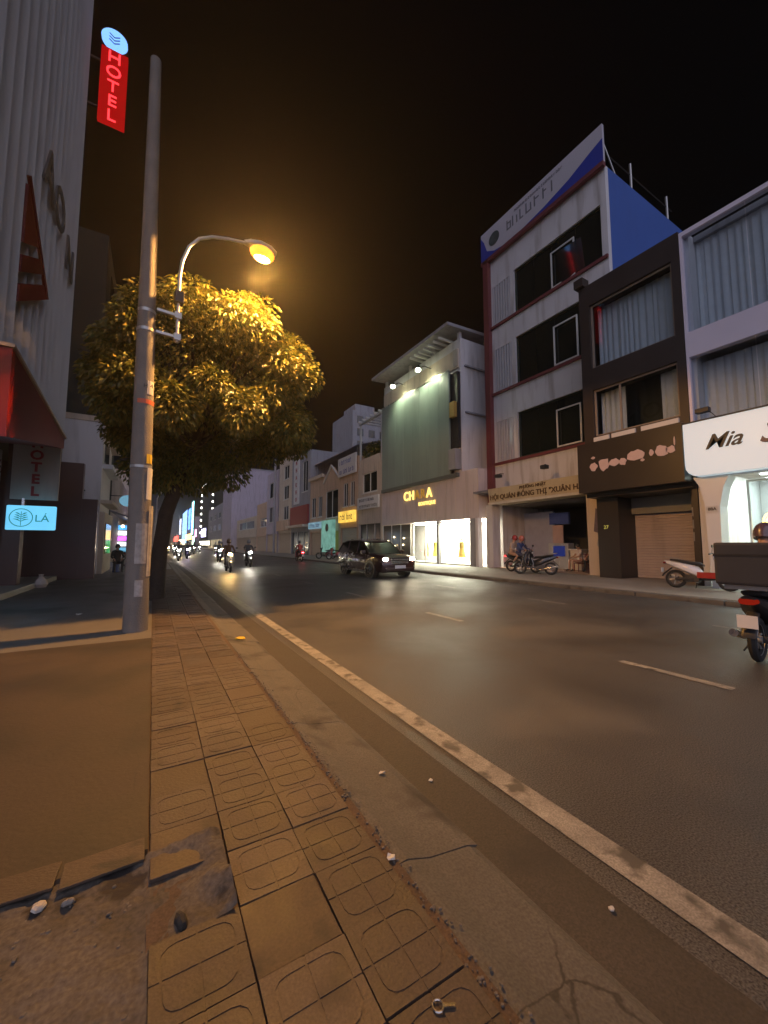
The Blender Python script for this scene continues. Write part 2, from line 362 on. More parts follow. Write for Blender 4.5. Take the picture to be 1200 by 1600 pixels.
b = MB(); nx, ny, s = 95, 105, 0.02; x0, y0 = -1.58, 0.02
for j in range(ny + 1):
    for i in range(nx + 1):
        x, y = x0 + i * s, y0 + j * s; d = inpatch(x, y)
        f = NZ.fractal(Vector((x * 5, y * 5, 0)), 1.0, 2.0, 5); g = NZ.fractal(Vector((x * 22, y * 22, 3)), 0.8, 2.0, 3)
        b.v.append((x, y, (0.106 if x > 0.04 else 0.096) + 0.011 * f + 0.005 * g + max(0, 0.02 - d * 0.2) * (0.8 + f)))
for j in range(ny):
    for i in range(nx):
        xm, ym = x0 + (i + .5) * s, y0 + (j + .5) * s
        if (inpatch(xm, ym) > -0.05 and xm < 0.045) or (0.03 < xm < 0.326 and 1.60 < ym < 2.06): a = j * (nx + 1) + i; b.face((a, a + 1, a + nx + 2, a + nx + 1))
struct(b.build('broken_cement', G_patch, smooth=True))
struct(MB().box(-8, 0.034, -6, -0.4, -0.04, 0.116).box(-8, -3.4, -0.4, 6.6, -0.04, 0.116).build('pavement_behind', G_pave))
struct(MB().box(-8, 0.034, 6.6, 24, -0.04, 0.117).build('forecourt', G_fore))
struct(MB().box(-8, 0.93, 24, 300, -0.04, 0.115).build('far_left_pavement', G_fore))
bed = struct(MB().box(0.034, 0.955, -0.6, 24, -0.04, 0.104).build('tile_bed', G_bed))
# one raised tile: four rounded blocks inside a border, joints recessed
def tile_mesh():
    b = MB(); h = 0.0; T = 0.142; g = 0.0035
    base = -0.018
    b.box(-T, T, -T, T, base, -0.0024)
    for sx in (-1, 1):
        for sy in (-1, 1):
            fn = lambda a, c, d, sx=sx, sy=sy: (sx * a, sy * c, d)
            q = 0.105; r = 0.045
            inner = [(g, g), (q, g)] + [(q - r + r * math.cos(t), q - r + r * math.sin(t)) for t in (0.0, 0.52, 1.05, 1.57)] + [(g, q)]
            if sx * sy < 0: inner = inner[::-1]
            b.prism(inner, fn, -0.0026, h)
            Q = 0.113; r2 = 0.049
            out = [(g, T), (g, Q)] + [(Q - r2 + r2 * math.sin(t), Q - r2 + r2 * math.cos(t)) for t in (0.0, 0.52, 1.05, 1.57)] + [(Q, g), (T, g), (T, T)]
            if sx * sy < 0: out = out[::-1]
            b.prism(out, fn, -0.0025, h)
    o = b.build('pavement_tile', G_tile); me = o.data; bpy.data.objects.remove(o); return me
TM = tile_mesh()
o = MB().box(-0.142, 0.142, -0.142, 0.142, -0.018, -0.001).build('tile_plain', G_tile2, bevel=0.003); TP = o.data; bpy.data.objects.remove(o)
TM2 = TM.copy(); TM2.materials.clear(); TM2.materials.append(G_tile2)
rn = random.Random(11)
for j in range(68):
    for i in range(3):
        x = 0.185 + 0.289 * i; y = 0.02 + 0.289 * j
        if i == 0 and inpatch(x - 0.03, y) > -0.02 and 1.75 < y < 2.2: continue
        plain = (i == 1 and j in (5,)) or rn.random() < 0.03 or (j in (17, 18) and i > 0)
        t = bpy.data.objects.new('pavement_tile', TP if plain else (TM2 if rn.random() < 0.22 else TM)); C.objects.link(t); t.parent = bed
        t.location = (x + rn.uniform(-.002, .002), y + rn.uniform(-.002, .002), 0.1215 + rn.uniform(-0.0035, 0.003))
        t.rotation_euler = (rn.uniform(-.008, .008), rn.uniform(-.008, .008), rn.uniform(-.012, .012))
for x, y, rz in ((-0.12, 2.10, 0.02), (-0.42, 2.13, -0.05)):
    t = bpy.data.objects.new('pavement_tile', TP); C.objects.link(t); t.parent = pave; t.location = (x, y, 0.1265); t.rotation_euler = (0.01, 0.0, rz); t.scale = (1, 0.5, 0.6)
# sloped concrete kerb, cast in lengths
kb = struct(MB().box(0.958, 1.0, -6, 60, -0.045, 0.05).build('near_kerb', G_kerb))
for k in range(30):
    a, e = -3 + 1.5 * k, -3 + 1.5 * k + 1.492
    prof = [(0.957, -0.03), (0.957, 0.100 + 0.006 * math.sin(k * 1.7)), (1.0, 0.098), (1.12, 0.060), (1.34, 0.030), (1.40 + 0.012 * math.sin(k * 2.3), 0.0055), (1.40, -0.03)]
    MB().prism(prof, lambda p, q, d: (p, d, q), a, e).build('kerb_stone', G_kerb, kb)
# rubble left in the broken patch, and litter
b = MB(); rn = random.Random(5)
for k in range(520):
    x = rn.uniform(-1.3, 0.2); y = rn.uniform(0.5, 2.1)
    if inpatch(x, y) < 0.01: continue
    r = rn.uniform(0.003, 0.009); z = 0.092 + r * 0.4
    b.ball((x, y, z), r, 5, 4, (rn.uniform(.8, 1.5), rn.uniform(.8, 1.4), rn.uniform(.5, .9)))
for k in range(500):
    y = rn.uniform(0.4, 5.5); x = 0.95 + rn.gauss(0, 0.018); r = rn.uniform(0.002, 0.007)
    b.ball((x, y, 0.108), r, 5, 4, (rn.uniform(.8, 1.5), rn.uniform(.8, 1.4), .7))
gv = b.build('gravel', mat('gravel', (0.17, 0.15, 0.13), 0.9, 0.5, 40)); struct(gv, 'stuff', 'fine gravel and crumbs of cement on the footway')
st = [((-0.62, 2.02), .030, 'pale rounded stone at the far left rim of the broken pavement'), ((-0.31, 2.0), .022, 'white stone chip just inside the broken pavement edge'),
      ((-0.47, 1.93), .040, 'largest grey stone half sunk in the broken pavement'), ((-0.22, 1.97), .018, 'small grey stone beside the white stone chip'),
      ((-0.56, 1.72), .028, 'brown stone in the middle of the broken pavement'), ((0.14, 1.66), .030, 'dark stone jammed against the edge of a tile')]
for k, ((x, y), r, lb) in enumerate(st):
    o = MB().ball((0, 0, 0), r, 7, 5, (1.3, 1.0, 0.65)).build('stone', mat('stone%d' % k, [(0.34, 0.30, 0.26), (0.55, 0.52, 0.48), (0.20, 0.18, 0.16), (0.28, 0.25, 0.22), (0.18, 0.12, 0.08), (0.04, 0.035, 0.03)][k], 0.85, 0.3, 20, 0.5, 40), smooth=False)
    o.location = (x, y, 0.098 + r * 0.4); o.rotation_euler = (0.3 * k, 0.2, k)
    tag(o, lb, 'stone', 'stones in the broken pavement')
b = MB(); b.tube([(0.016 * math.cos(t), 0.016 * math.sin(t), 0) for t in [2 * math.pi * k / 12 for k in range(13)]], 0.003, 6); b.box(0.016, 0.05, -0.005, 0.005, -0.002, 0.002)
o = b.build('ring_pull', M['steel']); o.location = (0.76, 0.985, 0.128); o.rotation_euler = (0, 0, -0.5); tag(o, 'small bright metal ring with a tab lying on the tiles', 'litter')
lit = [((0.93, 1.52, 0.115), .018, 'crumpled white scrap at the kerb beside the tiles'), ((1.27, 2.18, 0.05), .016, 'thin white scrap of paper on the concrete kerb slope'), ((1.52, 2.02, 0.012), .014, 'tiny white scrap in the gutter near the kerb'),
       ((1.16, 6.1, 0.066), .05, 'yellowish leaf lying on the kerb slope'), ((1.62, 0.98, 0.012), .012, 'tiny pale scrap near the white edge line'), ((-1.15, 9.4, 0.125), .05, 'white crumpled paper on the dark forecourt')]
for k, (p, r, lb) in enumerate(lit):
    b = MB(); rn = random.Random(k); n = 7
    b.loft([[(r * rn.uniform(.7, 1.2) * math.cos(6.283 * i / n) * (1.6 if k in (1, 3) else 1), r * rn.uniform(.6, 1.1) * math.sin(6.283 * i / n), z + rn.uniform(-.3, .3) * r) for i in range(n)] for z in (0, r * 0.35)])
    o = b.build('scrap' if k != 3 else 'fallen_leaf', M['paper'] if k != 3 else M['yellowpaper']); o.location = p; tag(o, lb, 'litter' if k != 3 else 'leaf')

# ------------------------------------------------------------------ utility pole, street lamp, tree
pole = thing('utility_pole', 'tall round grey concrete utility pole with steel bands and stickers', 'pole', (-0.185, 7.26, 0.1))
tp = lambda z: Vector((-0.0125 * z - 0.0, 0, z))
MB().tube([tp(0), tp(2.0), tp(4.5), tp(7), tp(9.7)], [0.172, 0.155, 0.132, 0.108, 0.082], 24).build('shaft', M['concrete_pole'], pole, smooth=True)
def band(name, z, h, m, extra=0.006, a0=0, a1=360, parent=pole):
    b = MB(); r = 0.172 - 0.0096 * z + extra; n = max(4, int((a1 - a0) / 15)); full = a1 - a0 >= 360
    for k in range(n):
        t0, t1 = R(a0 + (a1 - a0) * k / n), R(a0 + (a1 - a0) * (k + 1) / n)
        c = tp(z)
        b.quad((c.x + r * math.cos(t0), r * math.sin(t0), z), (c.x + r * math.cos(t1), r * math.sin(t1), z), (c.x + r * math.cos(t1), r * math.sin(t1), z + h), (c.x + r * math.cos(t0), r * math.sin(t0), z + h))
    o = b.build(name, m, parent)
    sm = o.modifiers.new('t', 'SOLIDIFY'); sm.thickness = 0.004; sm.offset = 1
    return o
band('steel_band', 4.80, 0.05, M['galv']); band('steel_band', 5.12, 0.05, M['galv']); band('steel_band', 2.55, 0.04, M['galv'])
band('orange_tape', 3.58, 0.07, M['orangetape'], 0.005, -125, 20)
band('paper_label', 3.74, 0.22, M['paper'], 0.005, -70, -25)
band('yellow_sticker', 2.62, 0.15, M['yellowpaper'], 0.005, -62, -22)
band('poster', 2.05, 0.50, M['paper'], 0.005, -58, -12); band('poster', 1.05, 0.62, mat('grubby_poster', (0.42, 0.39, 0.36), 0.8, 0.35, 14), 0.005, -105, -48)
band('poster', 0.85, 1.1, mat('torn_poster', (0.50, 0.45, 0.38), 0.8, 0.4, 10), 0.0055, -45, 8); band('poster', 0.55, 0.25, mat('torn_poster_b', (0.45, 0.42, 0.40), 0.8, 0.4, 20), 0.005, -100, -62)
text('label_number', 'H 4', 0.09, 0.003, M['letter_dark'], pole, (-0.172, 7.26 - 0.152, 3.96), '-Y')

lamp = thing('street_lamp', 'curved steel street lamp glowing orange, clamped to the concrete pole', 'street lamp', (0.20, 7.26, 4.85), R(7))
lamp.scale = (1.04, 1.0, 1.12)
path = [(0.0, 0, 0.0), (0.0, 0, 0.55), (0.0, 0, 1.05), (0.03, 0, 1.32), (0.12, 0, 1.60), (0.27, 0, 1.80), (0.48, 0, 1.93), (0.75, 0, 2.02), (1.05, 0, 2.09)]
MB().tube(path, 0.027, 12).build('arm', M['galv'], lamp, smooth=True)
for z in (0.08, 0.42):
    MB().box(-0.30, 0.04, -0.03, 0.03, z - 0.02, z + 0.02).box(-0.05, 0.05, -0.045, 0.045, z - 0.05, z + 0.05).build('bracket', M['galv'], lamp)
MB().box(-0.06, 0.07, -0.07, 0.07, 0.62, 0.80).build('junction_box', M['darkmetal'], lamp, bevel=0.01)
# cobra head luminaire
def ring(x, w, zt, zb, n=14):
    return [(x, w * math.cos(6.283 * k / n), (zt + zb) / 2 + (zt - zb) / 2 * math.sin(6.283 * k / n)) for k in range(n)]
MB().loft([ring(1.02, .04, 2.13, 2.06), ring(1.12, .09, 2.18, 2.06), ring(1.30, .14, 2.22, 2.07), ring(1.50, .13, 2.21, 2.08), ring(1.62, .07, 2.17, 2.09)]).build('lamp_head', M['galv'], lamp, smooth=True)
M['sodium'] = emit('sodium_lens', (1.0, 0.34, 0.03), 2.4)
MB().ball((1.36, 0, 2.03), 0.15, 14, 8, (1.55, 1.05, 0.85)).build('lamp_lens', M['sodium'], lamp, smooth=True)
MB().ball((1.36, 0, 1.955), 0.11, 12, 8, (1.5, 1.0, 0.6)).build('lamp_bulb', emit('sodium_bulb', (1.0, .60, .16), 20), lamp, smooth=True)
ld = bpy.data.lights.new('sodium_light', 'SPOT'); lo = bpy.data.objects.new('sodium_light', ld); C.objects.link(lo); lo.parent = lamp
ld.energy = 3500; ld.color = (1.0, 0.46, 0.11); ld.shadow_soft_size = 0.10; ld.spot_size = R(176); ld.spot_blend = 0.10
lo.location = (1.40, 0, 1.86); lo.rotation_euler = Vector((0.12, 0.14, -1)).to_track_quat('-Z', 'Y').to_euler()

def leaf_mat(name, c0, c1):
    m, n, l = _new(name); p = n['Principled BSDF']; p.inputs['Roughness'].default_value = 0.42
    g = n.new('ShaderNodeNewGeometry'); rp = n.new('ShaderNodeValToRGB')
    rp.color_ramp.elements[0].color = (*c0, 1); rp.color_ramp.elements[1].color = (*c1, 1)
    l.new(g.outputs['Random Per Island'], rp.inputs[0]); l.new(rp.outputs[0], p.inputs['Base Color'])
    tr = n.new('ShaderNodeBsdfTranslucent'); l.new(rp.outputs[0], tr.inputs[0])
    mx = n.new('ShaderNodeMixShader'); mx.inputs[0].default_value = 0.22
    l.new(p.outputs[0], mx.inputs[1]); l.new(tr.outputs[0], mx.inputs[2]); l.new(mx.outputs[0], n['Material Output'].inputs[0])
    return m
LEAF = leaf_mat('leaves', (0.036, 0.066, 0.014), (0.20, 0.170, 0.028))
def leaves(b, c, r, n, size, rn, droop=0.6, shell=0.55):
    for _ in range(n):
        d = Vector((rn.gauss(0, 1), rn.gauss(0, 1), rn.gauss(0, 1))).normalized()
        q = shell + (1 - shell) * rn.random() ** 0.6
        p = Vector((c[0] + d.x * r[0] * q, c[1] + d.y * r[1] * q, c[2] + d.z * r[2] * q))
        ax = (d + Vector((rn.uniform(-.7, .7), rn.uniform(-.7, .7), -droop - rn.random() * 0.7))).normalized()
        sd = ax.cross(Vector((rn.uniform(-1, 1), rn.uniform(-1, 1), rn.uniform(0.2, 1)))).normalized(); nn = sd.cross(ax)
        L = size * rn.uniform(0.7, 1.25); w = L * 0.24
        k = len(b.v)
        b.v += [tuple(p), tuple(p + ax * L * 0.45 + sd * w + nn * L * 0.06), tuple(p + ax * L), tuple(p + ax * L * 0.45 - sd * w + nn * L * 0.06), tuple(p + ax * L * 0.5 - nn * L * 0.02)]
        b.face((k, k + 1, k + 4)); b.face((k + 1, k + 2, k + 4)); b.face((k + 2, k + 3, k + 4)); b.face((k + 3, k, k + 4))
tree = thing('street_tree', 'broad leafy street tree with rounded crown lit orange by the lamp', 'tree', (0.09, 11.25, 0.10))
W = lambda x, y, z: (x - 0.09, y - 11.25, z - 0.10)
tr = MB().tube([W(.05, 11.30, 0.0), W(.10, 11.25, .35), W(.14, 11.2, 1.2), W(.24, 11.0, 2.2), W(.50, 10.7, 3.1), W(.85, 10.3, 4.2)], [.26, .20, .175, .165, .15, .10], 12).build('trunk', M['bark'], tree, smooth=True)
b = MB(); rn = random.Random(21)
lobes = [((1.15, 9.75, 5.55), (1.75, 1.65, 1.45))]
for k in range(46):
    a = rn.uniform(0, 6.283); e = rn.uniform(-0.5, 1.25)
    x = 1.10 + 2.0 * math.cos(a) * math.cos(e); y = 9.85 + 1.75 * math.sin(a) * math.cos(e); z = 5.35 + 1.62 * math.sin(e)
    r = rn.uniform(0.36, 0.66); lobes.append(((x, y, z), (r, r, r * 0.85)))
for k in range(9):   # drooping lower fringe
    a = 6.283 * k / 9 + rn.uniform(-.2, .2); lobes.append(((1.1 + 1.9 * math.cos(a), 9.8 + 1.6 * math.sin(a), 4.25 + rn.uniform(-.2, .2)), (.5, .5, .5)))
for c_ in ((.2, 10.7, 3.75), (.9, 10.5, 3.55), (-.35, 10.5, 3.95), (1.6, 10.2, 3.75), (2.3, 10.0, 3.9), (.5, 11.4, 3.6), (-.6, 11.2, 4.2), (.3, 10.9, 3.15), (.9, 10.9, 3.2), (-.2, 11.0, 3.3), (1.5, 10.6, 3.3)): lobes.append((c_, (.62, .6, .5)))
lobes.append(((3.05, 9.7, 4.45), (.55, .5, .6))); lobes.append(((-0.75, 9.9, 5.0), (.75, .8, 1.0)))
for i, (c, r) in enumerate(lobes):
    leaves(b, W(*c), r, 8000 if i == 0 else 800 if r[0] < .5 else 1150, 0.118, rn, shell=0.75 if i == 0 else 0.3)
b.build('crown', LEAF, tree)
b = MB()
for i, (c, r) in enumerate(lobes[1:34:2]):
    p0 = Vector(W(.75, 10.4, 3.7 + (i % 4) * 0.15)); p1 = Vector(W(*c)); mid = p0.lerp(p1, .5) + Vector((0, 0, .18))
    MB().tube([p0, mid, p1], [.055, .035, .012], 6).build('limb', M['bark'], tree, smooth=True)
# low collar of soil at the foot of the tree
struct(MB().box(-0.30, 0.0338, 10.85, 11.7, 0.10, 0.1215).build('tree_pit', G_soil))

# ------------------------------------------------------------------ left row: hotel
hotel = thing('hotel_building', 'tall hotel with white pleated cladding above a dark brown ground floor', 'building', (-5, 14, 0.1))
wbox('upper_block', M['panel_white'], hotel, -14, -3.35, 4.5, 18.9, 4.6, 27)
# pleated cladding: each fin a wedge standing out from the wall
yy = 9.9; fin = []
while yy < 18.6:
    w = 0.62
    b = MB(); b.prism([(-3.349, yy), (-3.0, yy + 0.05), (-3.05, yy + 0.16), (-3.349, yy + w)], lambda a, c, d: (a, c, d), 5.2, 27).build('cladding_fin', M['panel_white'], hotel, True)
    yy += w + 0.012
b = MB()
for k in range(9):
    for j in range(3):
        wbox('cladding_panel', M['panel_white'], hotel, -3.349, -3.10, 4.6 + j * 1.75, 4.6 + j * 1.75 + 1.735, 5.2 + 2.42 * k, 5.2 + 2.42 * k + 2.40)
# red triangular mark of three bars with a thin second edge, and dark letters standing on the fins
def plate(name, m, poly, X=-2.985, t=0.05): return MB().prism(poly, lambda a, c, d: (d, a, c), X - t, X + 0.02).build(name, m, hotel, True)
BL, BR, AP = Vector((11.85, 7.12)), Vector((14.24, 8.50)), Vector((11.95, 10.25))
edge = lambda t: (BL.lerp(AP, t), BR.lerp(AP, t))
for t0, t1 in ((0.0, .14), (.24, .38), (.48, .97)):
    (a0, a1), (c0, c1) = edge(t0), edge(t1)
    plate('mark_bar', M['redlogo'], [tuple(a0), tuple(a1), tuple(c1), tuple(c0)])
plate('mark_edge', M['redlogo'], [(14.36, 8.57), (14.52, 8.66), (12.12, 10.52), (12.02, 10.42)])
LG = mat('grey_letter', (0.16, 0.15, 0.15), 0.5)
text('letter', 'A', 1.9, 0.06, LG, hotel, (-2.97, 13.7, 11.9), '+X')
text('letter', 'O', 1.8, 0.06, LG, hotel, (-2.97, 15.1, 11.9), '+X')
text('letter', 'N', 1.7, 0.06, LG, hotel, (-2.97, 16.9, 11.4), '+X')
# ground floor under the overhang
wbox('end_wall', M['hotelbrown'], hotel, -7.5, -2.45, 18.92, 19.25, 0.10, 4.59)
wbox('end_wall_return', M['hotelbrown'], hotel, -2.449, -1.95, 18.92, 19.25, 0.10, 3.2)
wbox('back_wall', M['hotelbrown'], hotel, -7.8, -7.5, 4.5, 19.25, 0.10, 4.59)
wbox('ceiling', M['room'], hotel, -7.5, -3.36, 4.5, 18.9, 4.45, 4.595)
wbox('column', M['hotelbrown'], hotel, -3.75, -3.36, 15.2, 15.6, 0.10, 4.44)
fr = wbox('door_frame', M['steel'], hotel, -4.9, -4.84, 15.8, 15.86, 0.2, 3.0)
wbox('door_post', M['steel'], hotel, -4.08, -4.04, 15.8, 15.84, 0.3, 4.3); wbox('door_post', M['steel'], hotel, -4.62, -4.55, 15.8, 15.87, 0.3, 4.44)
wbox('door_leaf', M['darkglass'], hotel, -4.54, -4.085, 15.82, 15.84, 0.3, 2.6)
wbox('door_handle', M['chrome'], hotel, -4.45, -4.41, 15.74, 15.78, 0.75, 1.75)
wbox('entrance_step', mat('pale_step', (0.34, 0.33, 0.32), 0.5, 0.12, 2), hotel, -7.4, -3.05, 12.4, 18.9, 0.10, 0.27, bevel=0.02)
# red canopy
can = thing('red_canopy', 'deep red box canopy jutting over the hotel entrance', 'canopy', (-3.5, 11.5, 3.3))
b = MB(); b.prism([(9.1, 3.32), (9.1, 4.92), (14.0, 4.42), (14.0, 4.15)], lambda a, c, d: (d, a, c), -5.6, -2.30); b.build('fascia', M['redcan'], can, True)
b = MB(); b.prism([(9.06, 4.93), (9.06, 4.99), (14.03, 4.49), (14.03, 4.43)], lambda a, c, d: (d, a, c), -5.6, -2.26); b.build('edge_trim', mat('cream_trim', (0.55, 0.46, 0.38), 0.5), can, True)
M['coolwhite'] = emit('cool_tube', (0.45, 0.72, 1.0), 5.0)
MB().tube([(-5.5, 9.16, 3.24), (-2.45, 9.16, 3.24)], 0.035, 8).build('light_tube', M['coolwhite'], can, True)
MB().tube([(-2.44, 9.16, 3.29), (-2.40, 9.16, 3.29)], 0.05, 8).box(-2.44, -2.40, 9.13, 9.19, 3.22, 3.33).build('tube_clamp', M['darkmetal'], can, True)
# signs at the hotel front
hs = thing('hotel_sign_board', 'cream vertical board with red letters spelling HOTEL under the red canopy', 'sign', (-2.87, 14.05, 2.66))
wbox('board', mat('sign_cream', (0.46, 0.41, 0.36), 0.6, 0.08, 2, stain=0.3), hs, -3.36, -2.36, 14.0, 14.1, 2.66, 4.36)
for k, ch in enumerate('HOTEL'): text('letter', ch, 0.36, 0.02, M['letter_red'], hs, (-2.86, 13.99, 4.22 - 0.335 * k), '-Y', bold=0.012)
for x in (-3.30, -2.42): wbox('hanger', M['steel'], hs, x, x + 0.03, 14.03, 14.07, 4.361, 4.594)
la = thing('light_box_sign', 'glowing cyan light box with leaf emblem and letters LÁ', 'sign', (-2.87, 13.6, 1.86))
M['cyanbox'] = emit('cyan_lightbox', (0.17, 0.62, 0.95), 1.1, 0.10)
MB().box(-3.30, -2.30, 13.55, 13.67, 1.82, 2.46).build('box', M['cyanbox'], la, True, bevel=0.03)
wbox('side_case', M['darkmetal'], la, -3.36, -3.302, 13.56, 13.66, 1.83, 2.45)
M['teal'] = emit('teal_print', (0.02, 0.34, 0.36), 0.55)
text('letters', 'LÁ', 0.26, 0.006, M['teal'], la, (-2.58, 13.545, 2.12), '-Y')
MB().tube([(-3.0 + .23 * math.cos(t), 13.545, 2.14 + .23 * math.sin(t)) for t in [6.2832 * k / 24 for k in range(25)]], 0.010, 5).build('emblem_ring', M['teal'], la, True)
for k in range(4):
    for s in (-1, 1):
        z = 2.04 + 0.055 * k; x = -3.0
        MB().tube([(x, 13.545, z), (x + s * 0.07, 13.545, z + 0.05), (x + s * (0.15 - 0.012 * k), 13.545, z + 0.065)], [.004, .016, .004], 5).build('emblem_leaf', M['teal'], la, True)
MB().tube([(-3.0, 13.545, 1.93), (-3.0, 13.545, 2.30)], .007, 5).build('emblem_stem', M['teal'], la, True)
wbox('post', M['steel'], la, -3.02, -2.97, 13.6, 13.65, 2.461, 2.655)
# neon hotel sign high on the wall
ne = thing('neon_hotel_sign', 'tall red neon sign reading HOTEL with a blue disc on top', 'sign', (-2.3, 18.5, 18.7))
M['neonred_face'] = emit('neon_red_face', (1.0, 0.006, 0.010), 0.36)
M['neonred'] = emit('neon_red_tube', (1.0, 0.035, 0.045), 2.6)
M['neonblue'] = emit('neon_blue_disc', (0.20, 0.45, 1.0), 1.6)
wbox('panel', M['neonred_face'], ne, -2.70, -1.78, 18.45, 18.60, 18.75, 22.1)
for k, ch in enumerate('HOTEL'): text('neon_letter', ch, 0.70, 0.03, M['neonred'], ne, (-2.24, 18.42, 21.72 - 0.66 * k), '-Y')
MB().loft([[(-2.28 + .46 * math.cos(6.2832 * k / 24), y, 22.62 + .46 * math.sin(6.2832 * k / 24)) for k in range(24)] for y in (18.47, 18.58)]).build('disc', M['neonblue'], ne, True)
for s in (-1, 1):
    for k in range(3): MB().tube([(-2.28, 18.45, 22.4 + .14 * k), (-2.28 + s * .18, 18.45, 22.52 + .14 * k)], .018, 5).build('disc_leaf', M['signbluetxt'], ne, True)
for z in (19.3, 21.4): wbox('bracket', M['darkmetal'], ne, -3.30, -2.701, 18.49, 18.55, z, z + 0.06)
# white plastic sack by the step
o = MB().loft([[(r * math.cos(6.28 * k / 9) * (1 + .15 * math.sin(k * 2.3)), r * math.sin(6.28 * k / 9), z) for k in range(9)] for r, z in ((.13, 0), (.19, .10), (.15, .22), (.05, .33), (.07, .40))]).build('plastic_bag', mat('bag_plastic', (0.55, 0.45, 0.42), 0.4, 0.15, 9), smooth=True)
o.location = (-2.95, 15.9, 0.118); tag(o, 'knotted pale plastic bag on the ground beside the hotel step', 'bag')

# dark block and pale house beyond the hotel
db = thing('dark_tall_building', 'dark tall building rising behind the small pale house', 'building', (-6, 30, 0.1))
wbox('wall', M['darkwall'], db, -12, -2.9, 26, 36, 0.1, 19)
for k in range(5): wbox('window', M['darkglass'], db, -2.899, -2.86, 28, 30.5, 4.5 + 2.9 * k, 6.2 + 2.9 * k)
ph = thing('pale_narrow_house', 'narrow pale house with small red lit sign beside the hotel', 'building', (-3, 24, 0.1))
wbox('wall', M['white'], ph, -3.6, -2.15, 21.6, 25.7, 0.1, 7.0)
b = MB(); b.prism([(21.55, 7.001), (21.55, 7.25), (25.75, 6.6), (25.75, 6.3)], lambda a, c, d: (d, a, c), -3.7, -1.75).build('awning_roof', M['cream'], ph, True)
wbox('balcony', M['white'], ph, -2.149, -1.75, 21.7, 25.6, 4.9, 5.1); wbox('window', M['darkglass'], ph, -2.149, -2.11, 22.4, 24.0, 5.3, 6.3)
wbox('shop_front', M['cream'], ph, -2.149, -1.95, 21.7, 25.6, 0.1, 2.9); wbox('ground_window', M['darkglass'], ph, -1.949, -1.92, 22.2, 24.6, 1.0, 2.4)
wbox('ledge', M['cream'], ph, -2.149, -1.7, 21.7, 25.6, 3.3, 3.45)
ws = thing('small_red_sign', 'small vertical red lit sign on the pale narrow house', 'sign', (-2.9, 21.4, 3.2))
M['redglow'] = emit('red_led', (1.0, 0.08, 0.03), 3.0)
wbox('case', M['darkmetal'], ws, -3.02, -2.78, 21.40, 21.46, 3.25, 4.45)
for k, ch in enumerate('HOTEL'): text('led_letter', ch, 0.24, 0.02, M['redglow'], ws, (-2.90, 21.39, 4.30 - 0.22 * k), '-Y')
wbox('arm', M['darkmetal'], ws, -2.777, -2.70, 21.42, 21.60, 3.8, 3.84)
# further left shops
shop_l = thing('bright_shop', 'small shop with glowing coloured panels and tin awning past the pale house', 'shop', (-3, 33, 0.1))
wbox('wall', M['cream'], shop_l, -7, -2.2, 26.2, 44, 0.1, 4.2) if False else None
wbox('wall', M['cream'], shop_l, -7, -2.4, 36.2, 46, 0.1, 6.5)
b = MB(); b.prism([(-2.4, 3.5), (-2.4, 3.58), (-0.9, 3.0), (-0.9, 2.92)], lambda a, c, d: (a, d, c), 29.5, 45).build('tin_awning', M['rooftin'], shop_l, True)
wbox('awning_post', M['steel'], shop_l, -1.0, -0.95, 29.6, 29.65, 0.11, 2.95)
for k, (c, s_) in enumerate([((0.1, 0.45, 1.0), 3), ((0.9, 0.95, 1.0), 4), ((0.75, 0.15, 1.0), 3), ((0.85, 0.9, 1.0), 3.5), ((0.2, 0.6, 0.9), 1.5)]):
    wbox('lit_panel', emit('shop_panel_%d' % k, c, s_ * 0.6, 0.3), shop_l, -2.35, -1.35, 36.0, 36.15, 2.55 - 0.42 * k, 2.88 - 0.42 * k)
wbox('lit_panel', emit('shop_green', (0.1, 0.8, 0.25), 1.0, 0.4), shop_l, -1.34, -0.75, 36.5, 36.6, 0.5, 1.7); wbox('lit_panel', emit('shop_amber', (1.0, 0.62, 0.25), 2.2, 0.3), shop_l, -1.34, -0.6, 36.5, 36.6, 1.8, 2.5)
MB().ball((-1.9, 33, 2.7), .09, 8, 6).build('bulb', emit('bulb', (1, .85, .65), 25), shop_l, True)
o = thing('blue_vertical_sign', 'thin violet lit vertical sign above the bright shop', 'sign', (-1.2, 44, 4)); wbox('blade', emit('violet_sign', (0.45, 0.40, 1.0), 3), o, -1.35, -1.05, 44, 44.1, 4.1, 6.6); wbox('bracket', M['darkmetal'], o, -2.399, -1.351, 44.02, 44.06, 5.2, 5.26)
o = thing('round_blue_sign', 'pale blue round lit sign hanging before the pale house', 'sign', (-1.3, 28, 4)); MB().loft([[(-1.45 + .42 * math.cos(6.28 * k / 16), y, 4.05 + .34 * math.sin(6.28 * k / 16)) for k in range(16)] for y in (28, 28.1)]).build('disc', emit('pale_blue', (0.25, 0.55, 0.75), 0.6), o, True); wbox('bracket', M['darkmetal'], o, -2.899, -1.6, 28.03, 28.07, 4.3, 4.35)

